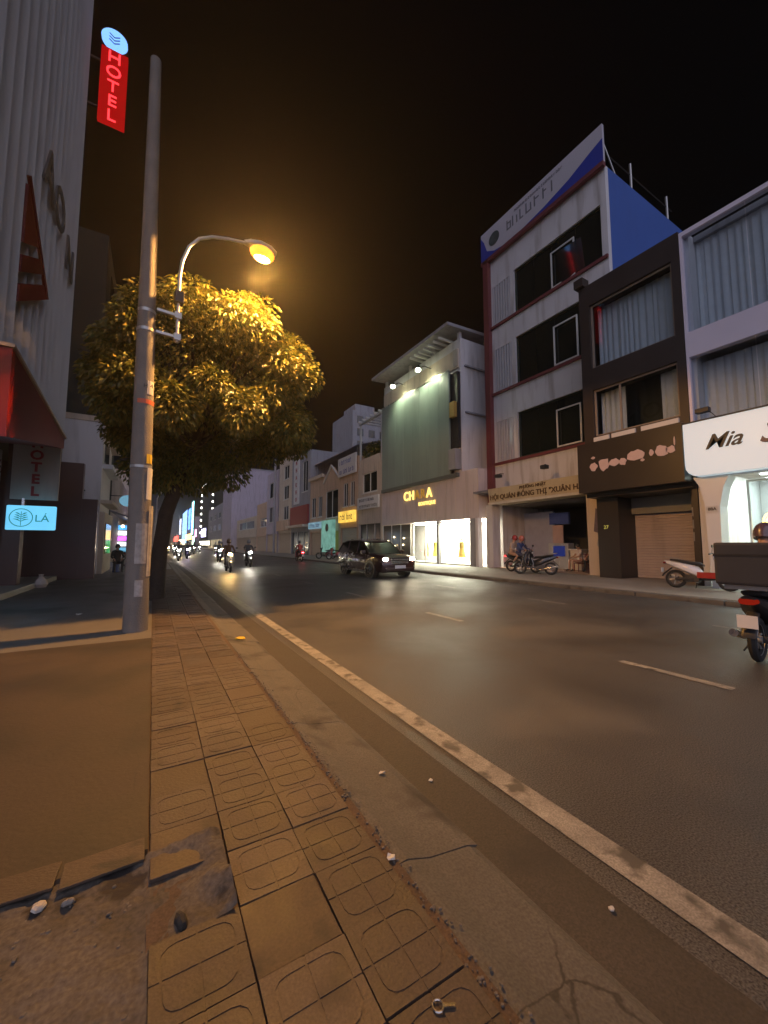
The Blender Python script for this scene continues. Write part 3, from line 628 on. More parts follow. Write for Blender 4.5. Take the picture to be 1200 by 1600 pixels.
# ------------------------------------------------------------------ right row
def curtain(parent, X, y0, y1, z0, z1, seed, m=None, name='curtain', amp=0.05, step=0.045):
    rn = random.Random(seed); b = MB(); n = int((y1 - y0) / step); ph = rn.uniform(0, 6); cols = []
    x = 0
    for i in range(n + 1):
        y = y0 + (y1 - y0) * i / n
        ph += step * rn.uniform(12, 46)
        o = amp * math.sin(ph) * rn.uniform(0.5, 1.0)
        cols.append((X + o, y, o))
    for i in range(n):
        (a, ya, oa), (c, yc, oc) = cols[i], cols[i + 1]
        b.quad((X + oa * 0.5, ya, z1), (X + oc * 0.5, yc, z1), (c, yc, z0), (a, ya, z0))
    return b.build(name, m or M['curtain'], parent, True, smooth=True)
def frame(parent, X, y0, y1, z0, z1, t=0.06, m=None, mull=(), d=0.06, name='window_frame'):
    m = m or M['whiteframe']; b = MB()
    b.box(X - d, X, y0, y0 + t, z0, z1).box(X - d, X, y1 - t, y1, z0, z1).box(X - d, X, y0 + t, y1 - t, z0, z0 + t).box(X - d, X, y0 + t, y1 - t, z1 - t, z1)
    for q in mull: b.box(X - d, X, q - t / 2, q + t / 2, z0 + t, z1 - t)
    return b.build(name, m, parent, True)
def block(parent, m, x0, x1, y0, y1, z0, z1, name='wall'): return wbox(name, m, parent, x0, x1, y0, y1, z0, z1)
def holed_front(parent, m, X, t, y0, y1, z0, z1, holes, name='front_wall'):
    """a wall slab facing -X with rectangular openings (y0,y1,z0,z1)"""
    ys = sorted({y0, y1, *[h[0] for h in holes], *[h[1] for h in holes]}); zs = sorted({z0, z1, *[h[2] for h in holes], *[h[3] for h in holes]})
    b = MB(); idx = {}
    def vid(x, y, z):
        k = (x, round(y, 4), round(z, 4))
        if k not in idx: idx[k] = len(b.v); b.v.append((x, y, z))
        return idx[k]
    solid = lambda i, j: 0 <= i < len(ys) - 1 and 0 <= j < len(zs) - 1 and not any(h[0] <= (ys[i] + ys[i + 1]) / 2 <= h[1] and h[2] <= (zs[j] + zs[j + 1]) / 2 <= h[3] for h in holes)
    for i in range(len(ys) - 1):
        for j in range(len(zs) - 1):
            if not solid(i, j): continue
            a, c, e, f = ys[i], ys[i + 1], zs[j], zs[j + 1]
            for x in (X, X + t): b.face([vid(x, a, e), vid(x, c, e), vid(x, c, f), vid(x, a, f)])
            if not solid(i - 1, j): b.face([vid(X, a, e), vid(X, a, f), vid(X + t, a, f), vid(X + t, a, e)])
            if not solid(i + 1, j): b.face([vid(X, c, e), vid(X, c, f), vid(X + t, c, f), vid(X + t, c, e)])
            if not solid(i, j - 1): b.face([vid(X, a, e), vid(X, c, e), vid(X + t, c, e), vid(X + t, a, e)])
            if not solid(i, j + 1): b.face([vid(X, a, f), vid(X, c, f), vid(X + t, c, f), vid(X + t, a, f)])
    return b.build(name, m, parent, True)

# --- boutique at the right edge
mia = thing('boutique_building', 'white boutique at the right edge with curtained upper windows', 'building', (18, 3, 0.12))
holed_front(mia, mat('lilac_white_paint', (0.76, 0.69, 0.80), 0.6, 0.05, 1), 15.0, 0.25, 0.4, 5.68, 5.0, 12.0, [(0.7, 5.60, 8.45, 11.85), (0.7, 5.60, 5.2, 7.60)])
block(mia, M['white'], 15.251, 26, 5.50, 5.68, 0.12, 12.0, 'side_wall'); block(mia, M['white'], 15.251, 26, 0.4, 0.6, 0.12, 12.0, 'side_wall')
block(mia, M['grey'], 15.6, 26, 0.61, 5.49, 11.8, 12.0, 'roof'); block(mia, M['white'], 15.251, 26, 0.61, 5.49, 7.9, 8.2, 'upper_floor'); block(mia, M['white'], 15.251, 26, 0.61, 5.49, 3.9, 4.9, 'shop_ceiling')
for z0, z1, sd in ((8.5, 11.8, 1), (5.22, 7.56, 2)):
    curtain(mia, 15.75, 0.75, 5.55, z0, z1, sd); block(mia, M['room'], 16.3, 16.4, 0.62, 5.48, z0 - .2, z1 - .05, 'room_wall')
    for k in range(3): wbox('window_pane', M['glass'], mia, 15.06, 15.075, 0.72 + 1.63 * k, 0.72 + 1.63 * k + 1.60, z0 - .04, z1 + .03)
M['mialit'] = emit('boutique_ceiling_light', (0.82, 1.0, 0.88), 9)
# fascia with rounded end; its emission stands in for floodlight falling on it
glow_fascia = mat('sign_flood_glow', (0.70, 0.70, 0.70), 0.4, 0.05, 1.0)
_p = glow_fascia.node_tree.nodes['Principled BSDF']; _p.inputs['Emission Color'].default_value = (0.62, 0.85, 0.95, 1); _p.inputs['Emission Strength'].default_value = 0.42
fas = thing('boutique_fascia_sign', 'white rounded boutique fascia with brush lettering Mia', 'sign', (14.7, 3, 3.5))
b = MB(); prof = [(5.70, 5.25), (5.70, 3.95)] + [(5.70 - .35 + .35 * math.cos(t), 3.90 - .35 * math.sin(t)) for t in (0.3, 0.7, 1.1, 1.57)] + [(0.4, 3.55), (0.4, 5.25)]
b.prism(prof, lambda a, c, d: (d, a, c), 14.45, 14.99).build('fascia', glow_fascia, fas, True, bevel=0.02)
text('letters', 'Mia', 0.62, 0.03, M['letter_dark'], fas, (14.44, 4.72, 4.52), '-X', font_shear=0.45, bold=0.006)
text('letters', 'So', 0.95, 0.03, mat('violet_letter', (0.06, 0.035, 0.09), 0.4), fas, (14.44, 3.45, 4.55), '-X', font_shear=0.4, bold=0.008)
wbox('cap', M['darkmetal'], fas, 14.42, 14.99, 0.38, 5.72, 5.251, 5.29)
# curved pillar
b = MB(); prof = [(5.62, 3.549), (5.46, 3.25), (5.36, 2.7), (5.30, 0.12), (5.02, 0.12), (4.98, 2.6), (4.86, 3.2), (4.70, 3.549)]
b.prism(prof, lambda a, c, d: (d, a, c), 14.75, 15.3).build('curved_pillar', M['signwhite'], mia, True)
wbox('number_plate', M['paper'], mia, 14.73, 14.749, 5.02, 5.32, 2.42, 2.62); text('number', '88A', 0.13, 0.006, M['letter_dark'], mia, (14.727, 5.17, 2.52), '-X', bold=0.004)
block(mia, M['white'], 14.76, 16.2, 0.7, 4.69, 3.50, 3.548, 'soffit')
for k in range(3): MB().loft([[(15.2 + .14 * math.cos(6.28 * i / 14), 4.0 - 1.3 * k + .14 * math.sin(6.28 * i / 14), z) for i in range(14)] for z in (3.470, 3.498)]).build('downlight', M['mialit'], mia, True)
# interior
block(mia, M['white'], 20.0, 20.15, 0.61, 5.49, 0.13, 3.9, 'shop_back_wall'); block(mia, mat('shop_floor', (0.5, 0.46, 0.42), 0.3), 15.4, 20, 0.61, 5.49, 0.121, 0.15, 'shop_floor')
MB().box(16.6, 19.4, 1.2, 4.9, 3.78, 3.84).build('ceiling_panel', M['mialit'], mia, True)
for k in range(3): wbox('shop_pane', M['glass'], mia, 16.2, 16.215, 0.75 + 1.33 * k, 0.75 + 1.33 * k + 1.30, 0.2, 3.45)
frame(mia, 16.25, 0.7, 4.75, 0.15, 3.48, 0.06, M['whiteframe'], (2.06, 3.39), 0.09, 'shop_window_frame')
arch = thing('neon_arch', 'glowing golden neon arch inside the boutique window', 'neon arch', (16.8, 4.35, 0.2))
for r in (0.24, 0.16):
    MB().tube([(16.8, 4.35 + r, 0.6), (16.8, 4.35 + r, 2.15)] + [(16.8, 4.35 + r * math.cos(t), 2.15 + r * 1.3 * math.sin(t)) for t in [math.pi * k / 8 for k in range(1, 8)]] + [(16.8, 4.35 - r, 2.15), (16.8, 4.35 - r, 0.6)], 0.028, 8).build('tube', emit('golden_neon', (1.0, 0.68, 0.16), 7), arch, True)
wbox('base', M['gold'], arch, 16.65, 16.95, 4.05, 4.65, 0.151, 0.6)
rack = thing('clothes_rack', 'rail of hanging garments inside the boutique', 'clothes rack', (18, 3, 0.15))
MB().tube([(18, 1.6, 0.15), (18, 1.6, 1.7), (18, 4.4, 1.7), (18, 4.4, 0.15)], .02, 6).build('rail', M['chrome'], rack, True)
for k in range(11):
    y = 1.8 + .24 * k; MB().loft([[(18 + .22 * s * math.cos(6.28 * i / 8), y + .07 * math.sin(6.28 * i / 8), z) for i in range(8)] for s, z in ((.5, 1.66), (1, 1.5), (.8, 1.2), (1.1, .7))]).build('garment', mat('garment%d' % (k % 4), [(.5, .2, .2), (.7, .65, .6), (.2, .25, .4), (.6, .45, .2)][k % 4], .9), rack, True)
fl = thing('black_floodlight', 'small black floodlight on top of the boutique fascia', 'floodlight', (14.6, 5.1, 5.29))
MB().tube([(14.6, 4.85, 5.29), (14.55, 4.95, 5.45), (14.45, 5.05, 5.55)], .012, 6).build('arm', M['darkmetal'], fl, True); MB().box(14.25, 14.45, 4.93, 5.27, 5.46, 5.60).build('case', M['darkmetal'], fl, True, bevel=.01)

# --- dark brown narrow building
br = thing('dark_brown_building', 'narrow dark brown building with curtained windows above a rolling shutter', 'building', (18, 7.5, 0.12))
holed_front(br, M['brown'], 15.0, 0.22, 5.70, 9.32, 3.6, 12.1, [(5.95, 8.90, 8.52, 11.2), (5.95, 8.90, 5.72, 7.62)])
block(br, M['brown'], 15.221, 24, 5.70, 5.85, 0.12, 12.1, 'side_wall'); block(br, M['brown'], 15.221, 24, 9.15, 9.32, 3.6, 12.1, 'side_wall'); block(br, M['brown'], 15.221, 24, 5.86, 9.14, 11.9, 12.08, 'roof')
wbox('corner_cap', M['brown'], br, 14.80, 15.25, 9.02, 9.40, 12.101, 12.45)
block(br, M['room'], 15.221, 24, 5.86, 9.14, 8.0, 8.2, 'floor'); block(br, M['room'], 15.221, 24, 5.86, 9.14, 3.6, 3.8, 'floor')
curtain(br, 15.6, 5.98, 8.9, 8.5, 11.2, 5); curtain(br, 15.6, 7.95, 8.9, 5.72, 7.6, 6); curtain(br, 15.6, 5.95, 6.72, 5.72, 7.6, 7)
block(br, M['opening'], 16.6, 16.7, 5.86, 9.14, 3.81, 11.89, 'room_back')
frame(br, 15.16, 5.951, 8.899, 8.521, 11.199, 0.07, mat('warm_frame', (.30, .24, .19), .5), (), .05); frame(br, 15.16, 5.951, 8.899, 5.721, 7.619, 0.07, MATS['warm_frame'], (7.9,), .05)
for a, c in ((8.53, 11.19), (5.73, 7.61)): wbox('window_pane', M['glass'], br, 15.17, 15.185, 5.96, 8.89, a, c)
for a, c in ((5.98, 7.15), (7.35, 8.2), (8.3, 8.9)): wbox('sill_panel', M['signwhite'], br, 14.92, 14.998, a, c, 5.42, 5.66)
sg = thing('black_blurred_sign', 'black fascia sign with pale pink blotted lettering', 'sign', (14.7, 7.5, 3.4))
wbox('board', M['signblack'], sg, 14.50, 14.998, 5.74, 9.34, 3.45, 5.38)
wbox('underside_lip', M['signblack'], sg, 14.999, 16.7, 5.74, 9.34, 3.30, 3.449)
pk = mat('pale_pink_vinyl', (0.62, 0.47, 0.46), 0.5, 0.08, 4)
rn = random.Random(9)
for (yc, zc, w, h) in ((8.70, 4.42, .34, .34), (8.70, 4.76, .18, .10), (8.30, 4.45, .46, .50), (7.90, 4.45, .40, .28), (7.60, 4.42, .26, .30), (7.18, 4.56, .60, .44), (6.95, 4.36, .14, .10), (6.66, 4.55, .16, .24), (6.35, 4.56, .46, .38), (6.08, 4.56, .30, .24), (5.96, 4.80, .05, .34)):
    n = 13; poly = [(yc + w / 2 * math.cos(6.2832 * k / n) * rn.uniform(.72, 1.12), zc + h / 2 * math.sin(6.2832 * k / n) * rn.uniform(.72, 1.12)) for k in range(n)]
    MB().prism(poly, lambda a, c, d: (d, a, c), 14.485, 14.499).build('blotted_letter', pk, sg, True)
# ground floor of the brown building
wbox('pillar', M['signblack'], br, 15.6, 16.9, 8.45, 9.30, 0.12, 3.29)
text('number', '27', 0.20, 0.01, emit('yellow_number', (0.9, 0.75, 0.15), 0.5), br, (15.59, 8.95, 2.12), '-X')
sh = thing('rolling_shutter', 'closed beige rolling shutter under the black blotted sign', 'shutter', (16.8, 7.2, 0.12))
for k in range(24): MB().prism([(16.80, .13 + .104 * k), (16.775, .15 + .104 * k), (16.775, .215 + .104 * k), (16.80, .232 + .104 * k)], lambda a, c, d: (a, d, c), 6.35, 8.44).build('slat', M['shutter'], sh, True)
wbox('hood', mat('hood_grey', (.20, .20, .18), .6), sh, 16.55, 16.95, 6.0, 8.44, 2.64, 3.29); wbox('guide_rail', M['mustard'], sh, 16.70, 16.85, 6.12, 6.34, .12, 2.63)
wbox('right_pier', M['brown'], br, 15.8, 16.95, 5.86, 6.11, .12, 3.29)
for k in range(3): MB().box(15.62, 15.79, 5.87, 6.05, 1.55 + .42 * k, 1.85 + .42 * k).build('meter_box', M['grey'], br, True, bevel=.01)

# --- tall white building
X = 17.5
tall = thing('tall_white_building', 'four storey white building with maroon trim and blue side wall', 'building', (20, 13, 0.12))
wins = [(9.62, 14.78, 14.78, 17.42), (9.62, 14.78, 10.58, 13.35), (9.62, 14.78, 6.30, 8.90)]
lou = [(15.08, 16.45, 14.72, 17.30), (15.08, 16.45, 10.50, 13.25), (15.08, 16.45, 6.25, 8.75)]
holed_front(tall, M['tallwhite'], X, 0.25, 9.33, 16.55, 3.9, 19.2, wins + lou)
block(tall, M['blue_wall'], X + .251, 26.5, 9.33, 9.55, 0.12, 19.2, 'blue_side_wall'); block(tall, M['tallwhite'], X + .251, 26.5, 16.3, 16.55, 0.12, 19.2, 'side_wall')
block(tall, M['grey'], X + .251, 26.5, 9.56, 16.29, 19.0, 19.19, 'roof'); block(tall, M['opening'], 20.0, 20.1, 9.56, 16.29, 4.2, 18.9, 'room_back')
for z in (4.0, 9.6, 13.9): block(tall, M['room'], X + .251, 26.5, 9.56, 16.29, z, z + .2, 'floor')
wbox('maroon_pilaster', M['maroon'], tall, X - .28, X + .1, 16.551, 16.95, 3.9, 19.2)
for (a, c, z0, z1) in wins:
    wbox('sill_band', M['maroon'], tall, X - .12, X - .002, 9.34, 16.54, z0 - .18, z0 - .03)
    grn = mat('green_tinted_frame', (.02, .035, .02), .4)
    frame(tall, X + .14, a + .001, c - .001, z0 + .001, z1 - .001, .07, grn, (), .05)
    for y0, y1, op in ((9.7, 11.0, 0), (11.0, 12.35, 1), (12.35, 13.5, 0), (13.5, 14.7, 0)):
        if op:
            f = frame(tall, X + .05, y0, y1, z0 + .05, z1 - .6, .07, M['whiteframe'], (), .05, 'white_sash')
        wbox('window_pane', M['darkglass'], tall, X + .15, X + .165, y0 + .01, y1 - .01, z0 + .08, z1 - .08)
for (a, c, z0, z1) in lou:
    wbox('louvre_back', mat('louvre_dark', (.004, .004, .006), .8), tall, X + .20, X + .22, a + .001, c - .001, z0 + .001, z1 - .001)
    for k in range(7): wbox('louvre_blade', M['louvre'], tall, X - .02, X + .16, a + .06 + .195 * k, a + .06 + .195 * k + .07, z0 + .002, z1 - .002)
wbox('lit_strip', emit('louvre_glow', (.7, 1, .9), .8), tall, X + .17, X + .19, 15.1, 15.3, 7.3, 8.2)
# the one sash that stands ajar and mirrors the neon sign across the street
pc = Vector((17.42, 11.12, 15.35)); sgn = Vector((-2.24, 18.5, 20.9)); n_ = ((Vector((0, 0, 1.45)) - pc).normalized() + (sgn - pc).normalized()).normalized()
pane = MB().box(-.62, .62, -1.0, 1.0, -.006, .006).build('open_pane', mat('mirror_glass', (.02, .02, .02), .005, spec=1.0), tall)
pane.location = pc - Vector((20, 13, .12)); pane.rotation_euler = n_.to_track_quat('Z', 'Y').to_euler()
# ground floor: sign canopy, pillars, dark room
can2 = thing('cream_canopy_sign', 'cream canopy sign with dark Vietnamese lettering on the tall white building', 'sign', (16.8, 13, 3.7))
MB().prism([(16.38, 3.70), (16.30, 4.55), (17.49, 4.75), (17.49, 3.70)], lambda a, c, d: (a, d, c), 9.9, 16.0).build('canopy_box', M['signcream'], can2, True)
wbox('lower_rail', mat('rail_white', (.6, .56, .48), .5), can2, 16.28, 16.375, 9.9, 16.0, 3.66, 3.78)
tb = mat('brown_lettering', (.10, .055, .02), .5)
text('letters', 'HỘI QUÁN ĐỒNG THỊ "XUÂN HẠN', 0.36, .02, tb, can2, (16.33, 12.95, 4.03), '-X', bold=.008)
text('letters', 'PHƯỜNG NHẬT', 0.22, .02, tb, can2, (16.30, 13.0, 4.38), '-X', bold=.003)
wbox('roof_edge', M['rooftin'], can2, 16.2, 17.2, 16.01, 17.1, 4.42, 4.52)
for k, yb in enumerate((15.9, 13.0)):
    ar = thing('gooseneck_lamp', ['unlit sign lamp on long arm, left one above the cream canopy sign', 'unlit sign lamp on long arm, right one above the cream canopy sign'][k], 'lamp', (17.4, yb, 5.4), group='sign lamps above the canopy')
    MB().tube([(17.49, yb, 5.55), (16.7, yb - .5, 5.42), (15.95, yb - 1.0, 5.2)], .022, 6).build('arm', M['darkmetal'], ar, True)
    MB().box(15.75, 16.05, yb - 1.2, yb - .92, 5.02, 5.2).build('lamp_case', M['darkmetal'], ar, True, bevel=.02)
wbox('left_pillar', M['tallwhite'], tall, 16.6, 17.2, 16.0, 16.5, .12, 3.69)
b = MB(); b.prism([(10.25, 3.69), (10.22, .12), (9.40, .12), (9.45, 2.5), (9.62, 3.2), (9.85, 3.69)], lambda a, c, d: (d, a, c), 16.4, 17.0).build('curved_pillar', M['cream'], tall, True)
for (a, c, z0, z1, m_) in ((9.60, 9.95, 1.9, 3.0, (.16, .13, .17)), (9.62, 9.85, 1.3, 1.85, (.42, .40, .40)), (9.6, 9.78, .75, 1.25, (.14, .12, .13))): MB().prism([(c, z0 + .1), (a + .1, z0), (a, z1 - .15), (c - .12, z1)], lambda p, q, d: (d, p, q), 16.385, 16.399).build('torn_poster', mat('poster%.2f' % m_[0], m_, .7, .3, 9), tall, True)
block(tall, M['room'], 22.5, 22.7, 9.6, 16.3, .12, 4.0, 'ground_room_back'); block(tall, M['room'], 17.8, 22.5, 9.56, 16.29, 3.705, 3.99, 'ground_room_ceiling'); block(tall, mat('lobby_floor', (.30, .18, .12), .5), 16.4, 22.4, 10.3, 16.2, .121, .135, 'ground_room_floor')
block(tall, mat('room_blue', (.35, .36, .48), .7), 19.5, 19.65, 14.2, 16.2, .14, 3.3, 'partition'); block(tall, mat('poster_wall', (.5, .36, .36), .7), 19.42, 19.49, 13.55, 14.19, .6, 2.5, 'poster_board'); block(tall, M['signbluetxt'], 19.45, 19.6, 13.2, 14.4, 2.55, 3.2, 'air_conditioner')
cn = thing('reception_counter', 'pale counter with a blue screen inside the open ground floor', 'counter', (19, 12.7, .135))
wbox('body', M['cream'], cn, 18.6, 19.2, 12.0, 12.6, .136, 1.15); wbox('top', M['signwhite'], cn, 18.55, 19.25, 11.95, 12.65, 1.151, 1.2); wbox('blue_cabinet', mat('cab', (.40, .42, .46), .5), cn, 18.9, 19.4, 12.9, 14.1, .136, 1.5); wbox('screen', emit('blue_screen', (.05, .07, .35), .35), cn, 18.88, 18.899, 13.1, 13.8, .8, 1.35)
# roof billboard
bb = thing('roof_billboard', 'white and blue billboard with faded lettering on the roof edge', 'billboard', (17.5, 13, 19.2))
wbox('panel', mat('billboard_white', (.52, .50, .56), .5, .06, .8), bb, 17.28, 17.42, 9.25, 17.1, 19.22, 21.1)
wbox('red_rail', M['maroon'], bb, 17.22, 17.44, 9.25, 17.1, 19.0, 19.219)
MB().prism([(9.25, 19.23), (9.25, 20.35), (9.9, 20.15), (11.0, 19.75), (12.4, 19.45), (14.0, 19.23)], lambda a, c, d: (d, a, c), 17.262, 17.279).build('blue_wave', mat('billboard_blue', (.03, .05, .35), .5), bb, True)
MB().prism([(17.1, 19.23), (17.1, 20.9), (16.85, 20.5), (16.6, 19.75), (16.0, 19.4), (15.2, 19.23)], lambda a, c, d: (d, a, c), 17.262, 17.279).build('blue_corner', MATS['billboard_blue'], bb, True)
MB().loft([[(x_, 16.0 + .42 * math.cos(6.28 * k / 18), 20.2 + .42 * math.sin(6.28 * k / 18)) for k in range(18)] for x_ in (17.262, 17.279)]).build('globe_mark', mat('globe_dark', (.08, .10, .10), .5, .5, 3), bb, True)
gt = mat('grey_lettering', (.17, .17, .19), .5, .2, 3)
strokes('faded_letters', gt, bb, 17.279, 11.6, 15.0, 19.95, 20.55, 4, .016); strokes('faded_letters', gt, bb, 17.279, 11.4, 14.4, 20.70, 20.86, 8, .016)['kind'] = 'stuff'
for y in (9.5, 11.8, 14.1, 16.4): MB().tube([(17.5, y, 19.2), (17.5, y, 21.1)], .05, 6).tube([(17.5, y, 21.0), (18.9, y, 19.2)], .035, 6).build('strut', M['galv'], bb, True)
rf = thing('rooftop_frame', 'bare steel frame standing on the tall building roof', 'frame', (21, 9.6, 19.2))
MB().tube([(20.6, 9.7, 19.19), (20.6, 9.7, 21.2)], .06, 6).build('post', M['galv'], rf, True); MB().tube([(24.4, 9.7, 19.19), (24.4, 9.7, 21.2)], .06, 6).build('post', M['galv'], rf, True); MB().tube([(18.4, 9.72, 20.6), (25, 9.72, 20.6)], .03, 6).build('rail', M['darkmetal'], rf, True)

# --- CHARA building
ch = thing('panelled_shop_building', 'shop building with big grey green metal panel lit by two floodlights', 'building', (20, 22, .12))
block(ch, M['white'], 16.7, 27, 18.56, 28.3, 6.0, 14.9, 'upper_block'); block(ch, mat('pink_white', (.66, .58, .58), .7, .07, 1, stain=.3), 16.5, 19, 16.96, 28.3, 3.0, 6.0, 'fascia_wall')
block(ch, M['white'], 19.001, 27, 16.96, 28.3, .12, 5.98, 'rear_block')
for k in range(8): MB().box(16.30, 16.42, 19.3 + 1.09 * k, 19.3 + 1.09 * k + 1.078, 5.95, 12.85).build('metal_panel', M['panel'], ch, True, bevel=.008)
block(ch, M['darkmetal'], 16.421, 16.699, 19.35, 27.9, 6.02, 12.7, 'panel_frame'); wbox('panel_base', mat('base_dark', (.12, .13, .12), .5), ch, 16.28, 16.699, 18.6, 28.1, 5.70, 5.94)
wbox('panel_trim', M['steel'], ch, 16.28, 16.299, 19.24, 28.05, 12.851, 12.92)
for k in range(11): wbox('fascia_groove', M['cream'], ch, 16.485, 16.499, 17.0 + k, 17.015 + k, 3.05, 5.6)
b = MB(); b.prism([(15.5, 15.35), (15.5, 15.55), (27, 16.0), (27, 15.8)], lambda a, c, d: (a, d, c), 18.4, 28.4).build('roof_slab', M['grey'], ch, True)
for k in range(7): wbox('pergola_slat', M['whiteframe'], ch, 15.6, 17.2, 19.4 + .55 * k, 19.5 + .55 * k, 14.92, 15.05)
for y in (18.7, 21.5, 24.4, 28.0): wbox('roof_post', M['white'], ch, 16.75, 16.95, y, y + .2, 14.901, 15.4)
wbox('parapet', M['cream'], ch, 16.6, 16.699, 18.7, 28.2, 12.95, 14.2)
for k in range(10): wbox('window_bar', M['whiteframe'], ch, 16.55, 16.6, 18.75, 18.78 + .4, 13.1 + .12 * k, 13.14 + .12 * k)
wbox('side_ledge', M['grey'], ch, 17.0, 21, 18.42, 18.559, 9.9, 10.0); wbox('side_ledge', M['grey'], ch, 17.0, 21, 18.42, 18.559, 13.0, 13.1)
wbox('balcony_strip', M['darkmetal'], ch, 16.45, 16.69, 18.62, 19.2, 7.6, 12.6); wbox('yellow_awning', M['mustard'], ch, 16.2, 16.44, 18.7, 19.15, 9.6, 10.6); wbox('balcony_base', M['grey'], ch, 16.15, 16.69, 18.6, 19.25, 6.2, 7.5)
M['flood'] = emit('flood_face', (.95, 1.0, .62), 45)
for k, y in enumerate((24.9, 21.55)):
    f = thing('panel_floodlight', ['lit floodlight above the metal panel, the farther of two', 'lit floodlight above the metal panel, the nearer of two'][k], 'floodlight', (15.7, y, 13.7), group='floodlights over the metal panel')
    MB().tube([(16.6, y, 13.95), (16.0, y, 14.0), (15.55, y, 13.75)], .03, 6).build('arm', M['darkmetal'], f, True)
    MB().box(15.38, 15.52, y - .16, y + .16, 13.62, 13.86).build('case', M['darkmetal'], f, True, bevel=.01)
    MB().ball((15.46, y, 13.60), .19, 10, 6, (1, 1, .7)).build('lens', M['flood'], f, True)
    d_ = bpy.data.lights.new('flood_light', 'SPOT'); lo = bpy.data.objects.new('flood_light', d_); C.objects.link(lo); lo.parent = f
    d_.energy = 750; d_.color = (.88, 1.0, .66); d_.shadow_soft_size = .1; d_.spot_size = R(125); d_.spot_blend = .8; lo.location = (-.22, 0, -.22)
    lo.rotation_euler = Vector((.62, -.10, -1)).to_track_quat('-Z', 'Y').to_euler()
# shop front
cs = thing('gold_shop_letters', 'glowing gold raised letters CHARA on the pale shop fascia', 'sign', (16.4, 23, 4.9))
M['goldglow'] = emit('gold_glow', (1.0, .66, .16), 2.2)
for k, c_ in enumerate('CHARA'): text('letter', c_, .95, .06, M['goldglow'] if k not in (2, 3) else emit('gold_unlit_glow', (1.0, .5, .08), .35), cs, (16.44, 24.6 - .72 * k, 5.02), '-X', bold=.012)  # middle letters are unlit; faint emission stands in for light on their gold
text('letters', 'BOUTIQUE', .36, .05, M['goldglow'], cs, (16.44, 22.0, 4.32), '-X', spacing=1.15)
block(ch, M['white'], 18.6, 18.75, 17.0, 28.2, .14, 2.99, 'shop_back_wall'); block(ch, M['white'], 16.6, 18.59, 17.0, 28.2, .121, .15, 'shop_floor')
M['shoplit'] = emit('shop_ceiling_light', (1.0, .90, .64), 65)
MB().box(16.8, 18.4, 17.5, 24.2, 2.90, 2.96).build('ceiling_panel', M['shoplit'], ch, True)
for a, c in ((17.75, 20.7), (20.95, 23.9)):
    wbox('shop_pane', M['glass'], ch, 16.62, 16.635, a, c, .2, 2.85); frame(ch, 16.68, a - .06, c + .06, .14, 2.95, .07, M['whiteframe'], ((a + c) / 2,) if a > 20 else (), .08, 'shop_window_frame')
wbox('pier', M['grey'], ch, 16.45, 16.75, 20.72, 20.93, .12, 2.99); wbox('pier', M['grey'], ch, 16.42, 16.75, 17.2, 17.68, .12, 2.99); wbox('pier', M['white'], ch, 16.4, 16.75, 16.97, 17.18, .12, 2.99)
wbox('dark_glass_bay', mat('bay_glass', (.10, .09, .07), .1), ch, 16.55, 16.62, 24.1, 28.2, .14, 2.95)
for k in range(4): wbox('bay_mullion', M['whiteframe'], ch, 16.50, 16.549, 24.1 + 1.35 * k, 24.16 + 1.35 * k, .14, 2.95)
for k, (y, z) in enumerate(((25.0, 1.9), (25.1, 1.4), (26.4, 2.0), (26.3, 1.3), (27.3, 1.7))): MB().ball((16.48, y, z), .06, 8, 6).build('fairy_lamp', emit('fairy', (1, .85, .5), 8), ch, True)
for k, (y, c_) in enumerate(((19.4, (.62, .40, .10)), (22.1, (.70, .55, .12)), (23.2, (.55, .30, .18)))):
    mq = thing('shop_mannequin', ['mannequin in ochre dress in the nearer lit window', 'mannequin in yellow dress in the farther lit window', 'mannequin in brown dress at the far side of the lit window'][k], 'mannequin', (17.3, y, .15), group='mannequins in the shop window')
    ell = lambda r, z, q=.75: [(r * q * math.cos(6.28 * i / 12), r * math.sin(6.28 * i / 12), z) for i in range(12)]
    MB().loft([ell(.30, .45), ell(.22, .8), ell(.15, 1.05), ell(.19, 1.3), ell(.20, 1.42), ell(.07, 1.5)]).build('dress', mat('dress%d' % k, c_, .8, .15, 8), mq, smooth=True)
    MB().tube([(0, 0, 1.49), (0, 0, 1.56)], .05, 8).ball((0, 0, 1.67), .10, 10, 8, (1, .85, 1.25)).build('head', M['signwhite'], mq, smooth=True); MB().tube([(0, 0, .02), (0, 0, .5)], .02, 6).tube([(0, 0, 0), (0, 0, .02)], .16, 12).build('stand', M['chrome'], mq)
    for s in (-1, 1): MB().tube([(0, .19 * s, 1.38), (.03, .26 * s, 1.1), (.08, .24 * s, .85)], [.045, .038, .03], 8).build('arm', M['signwhite'], mq, smooth=True)

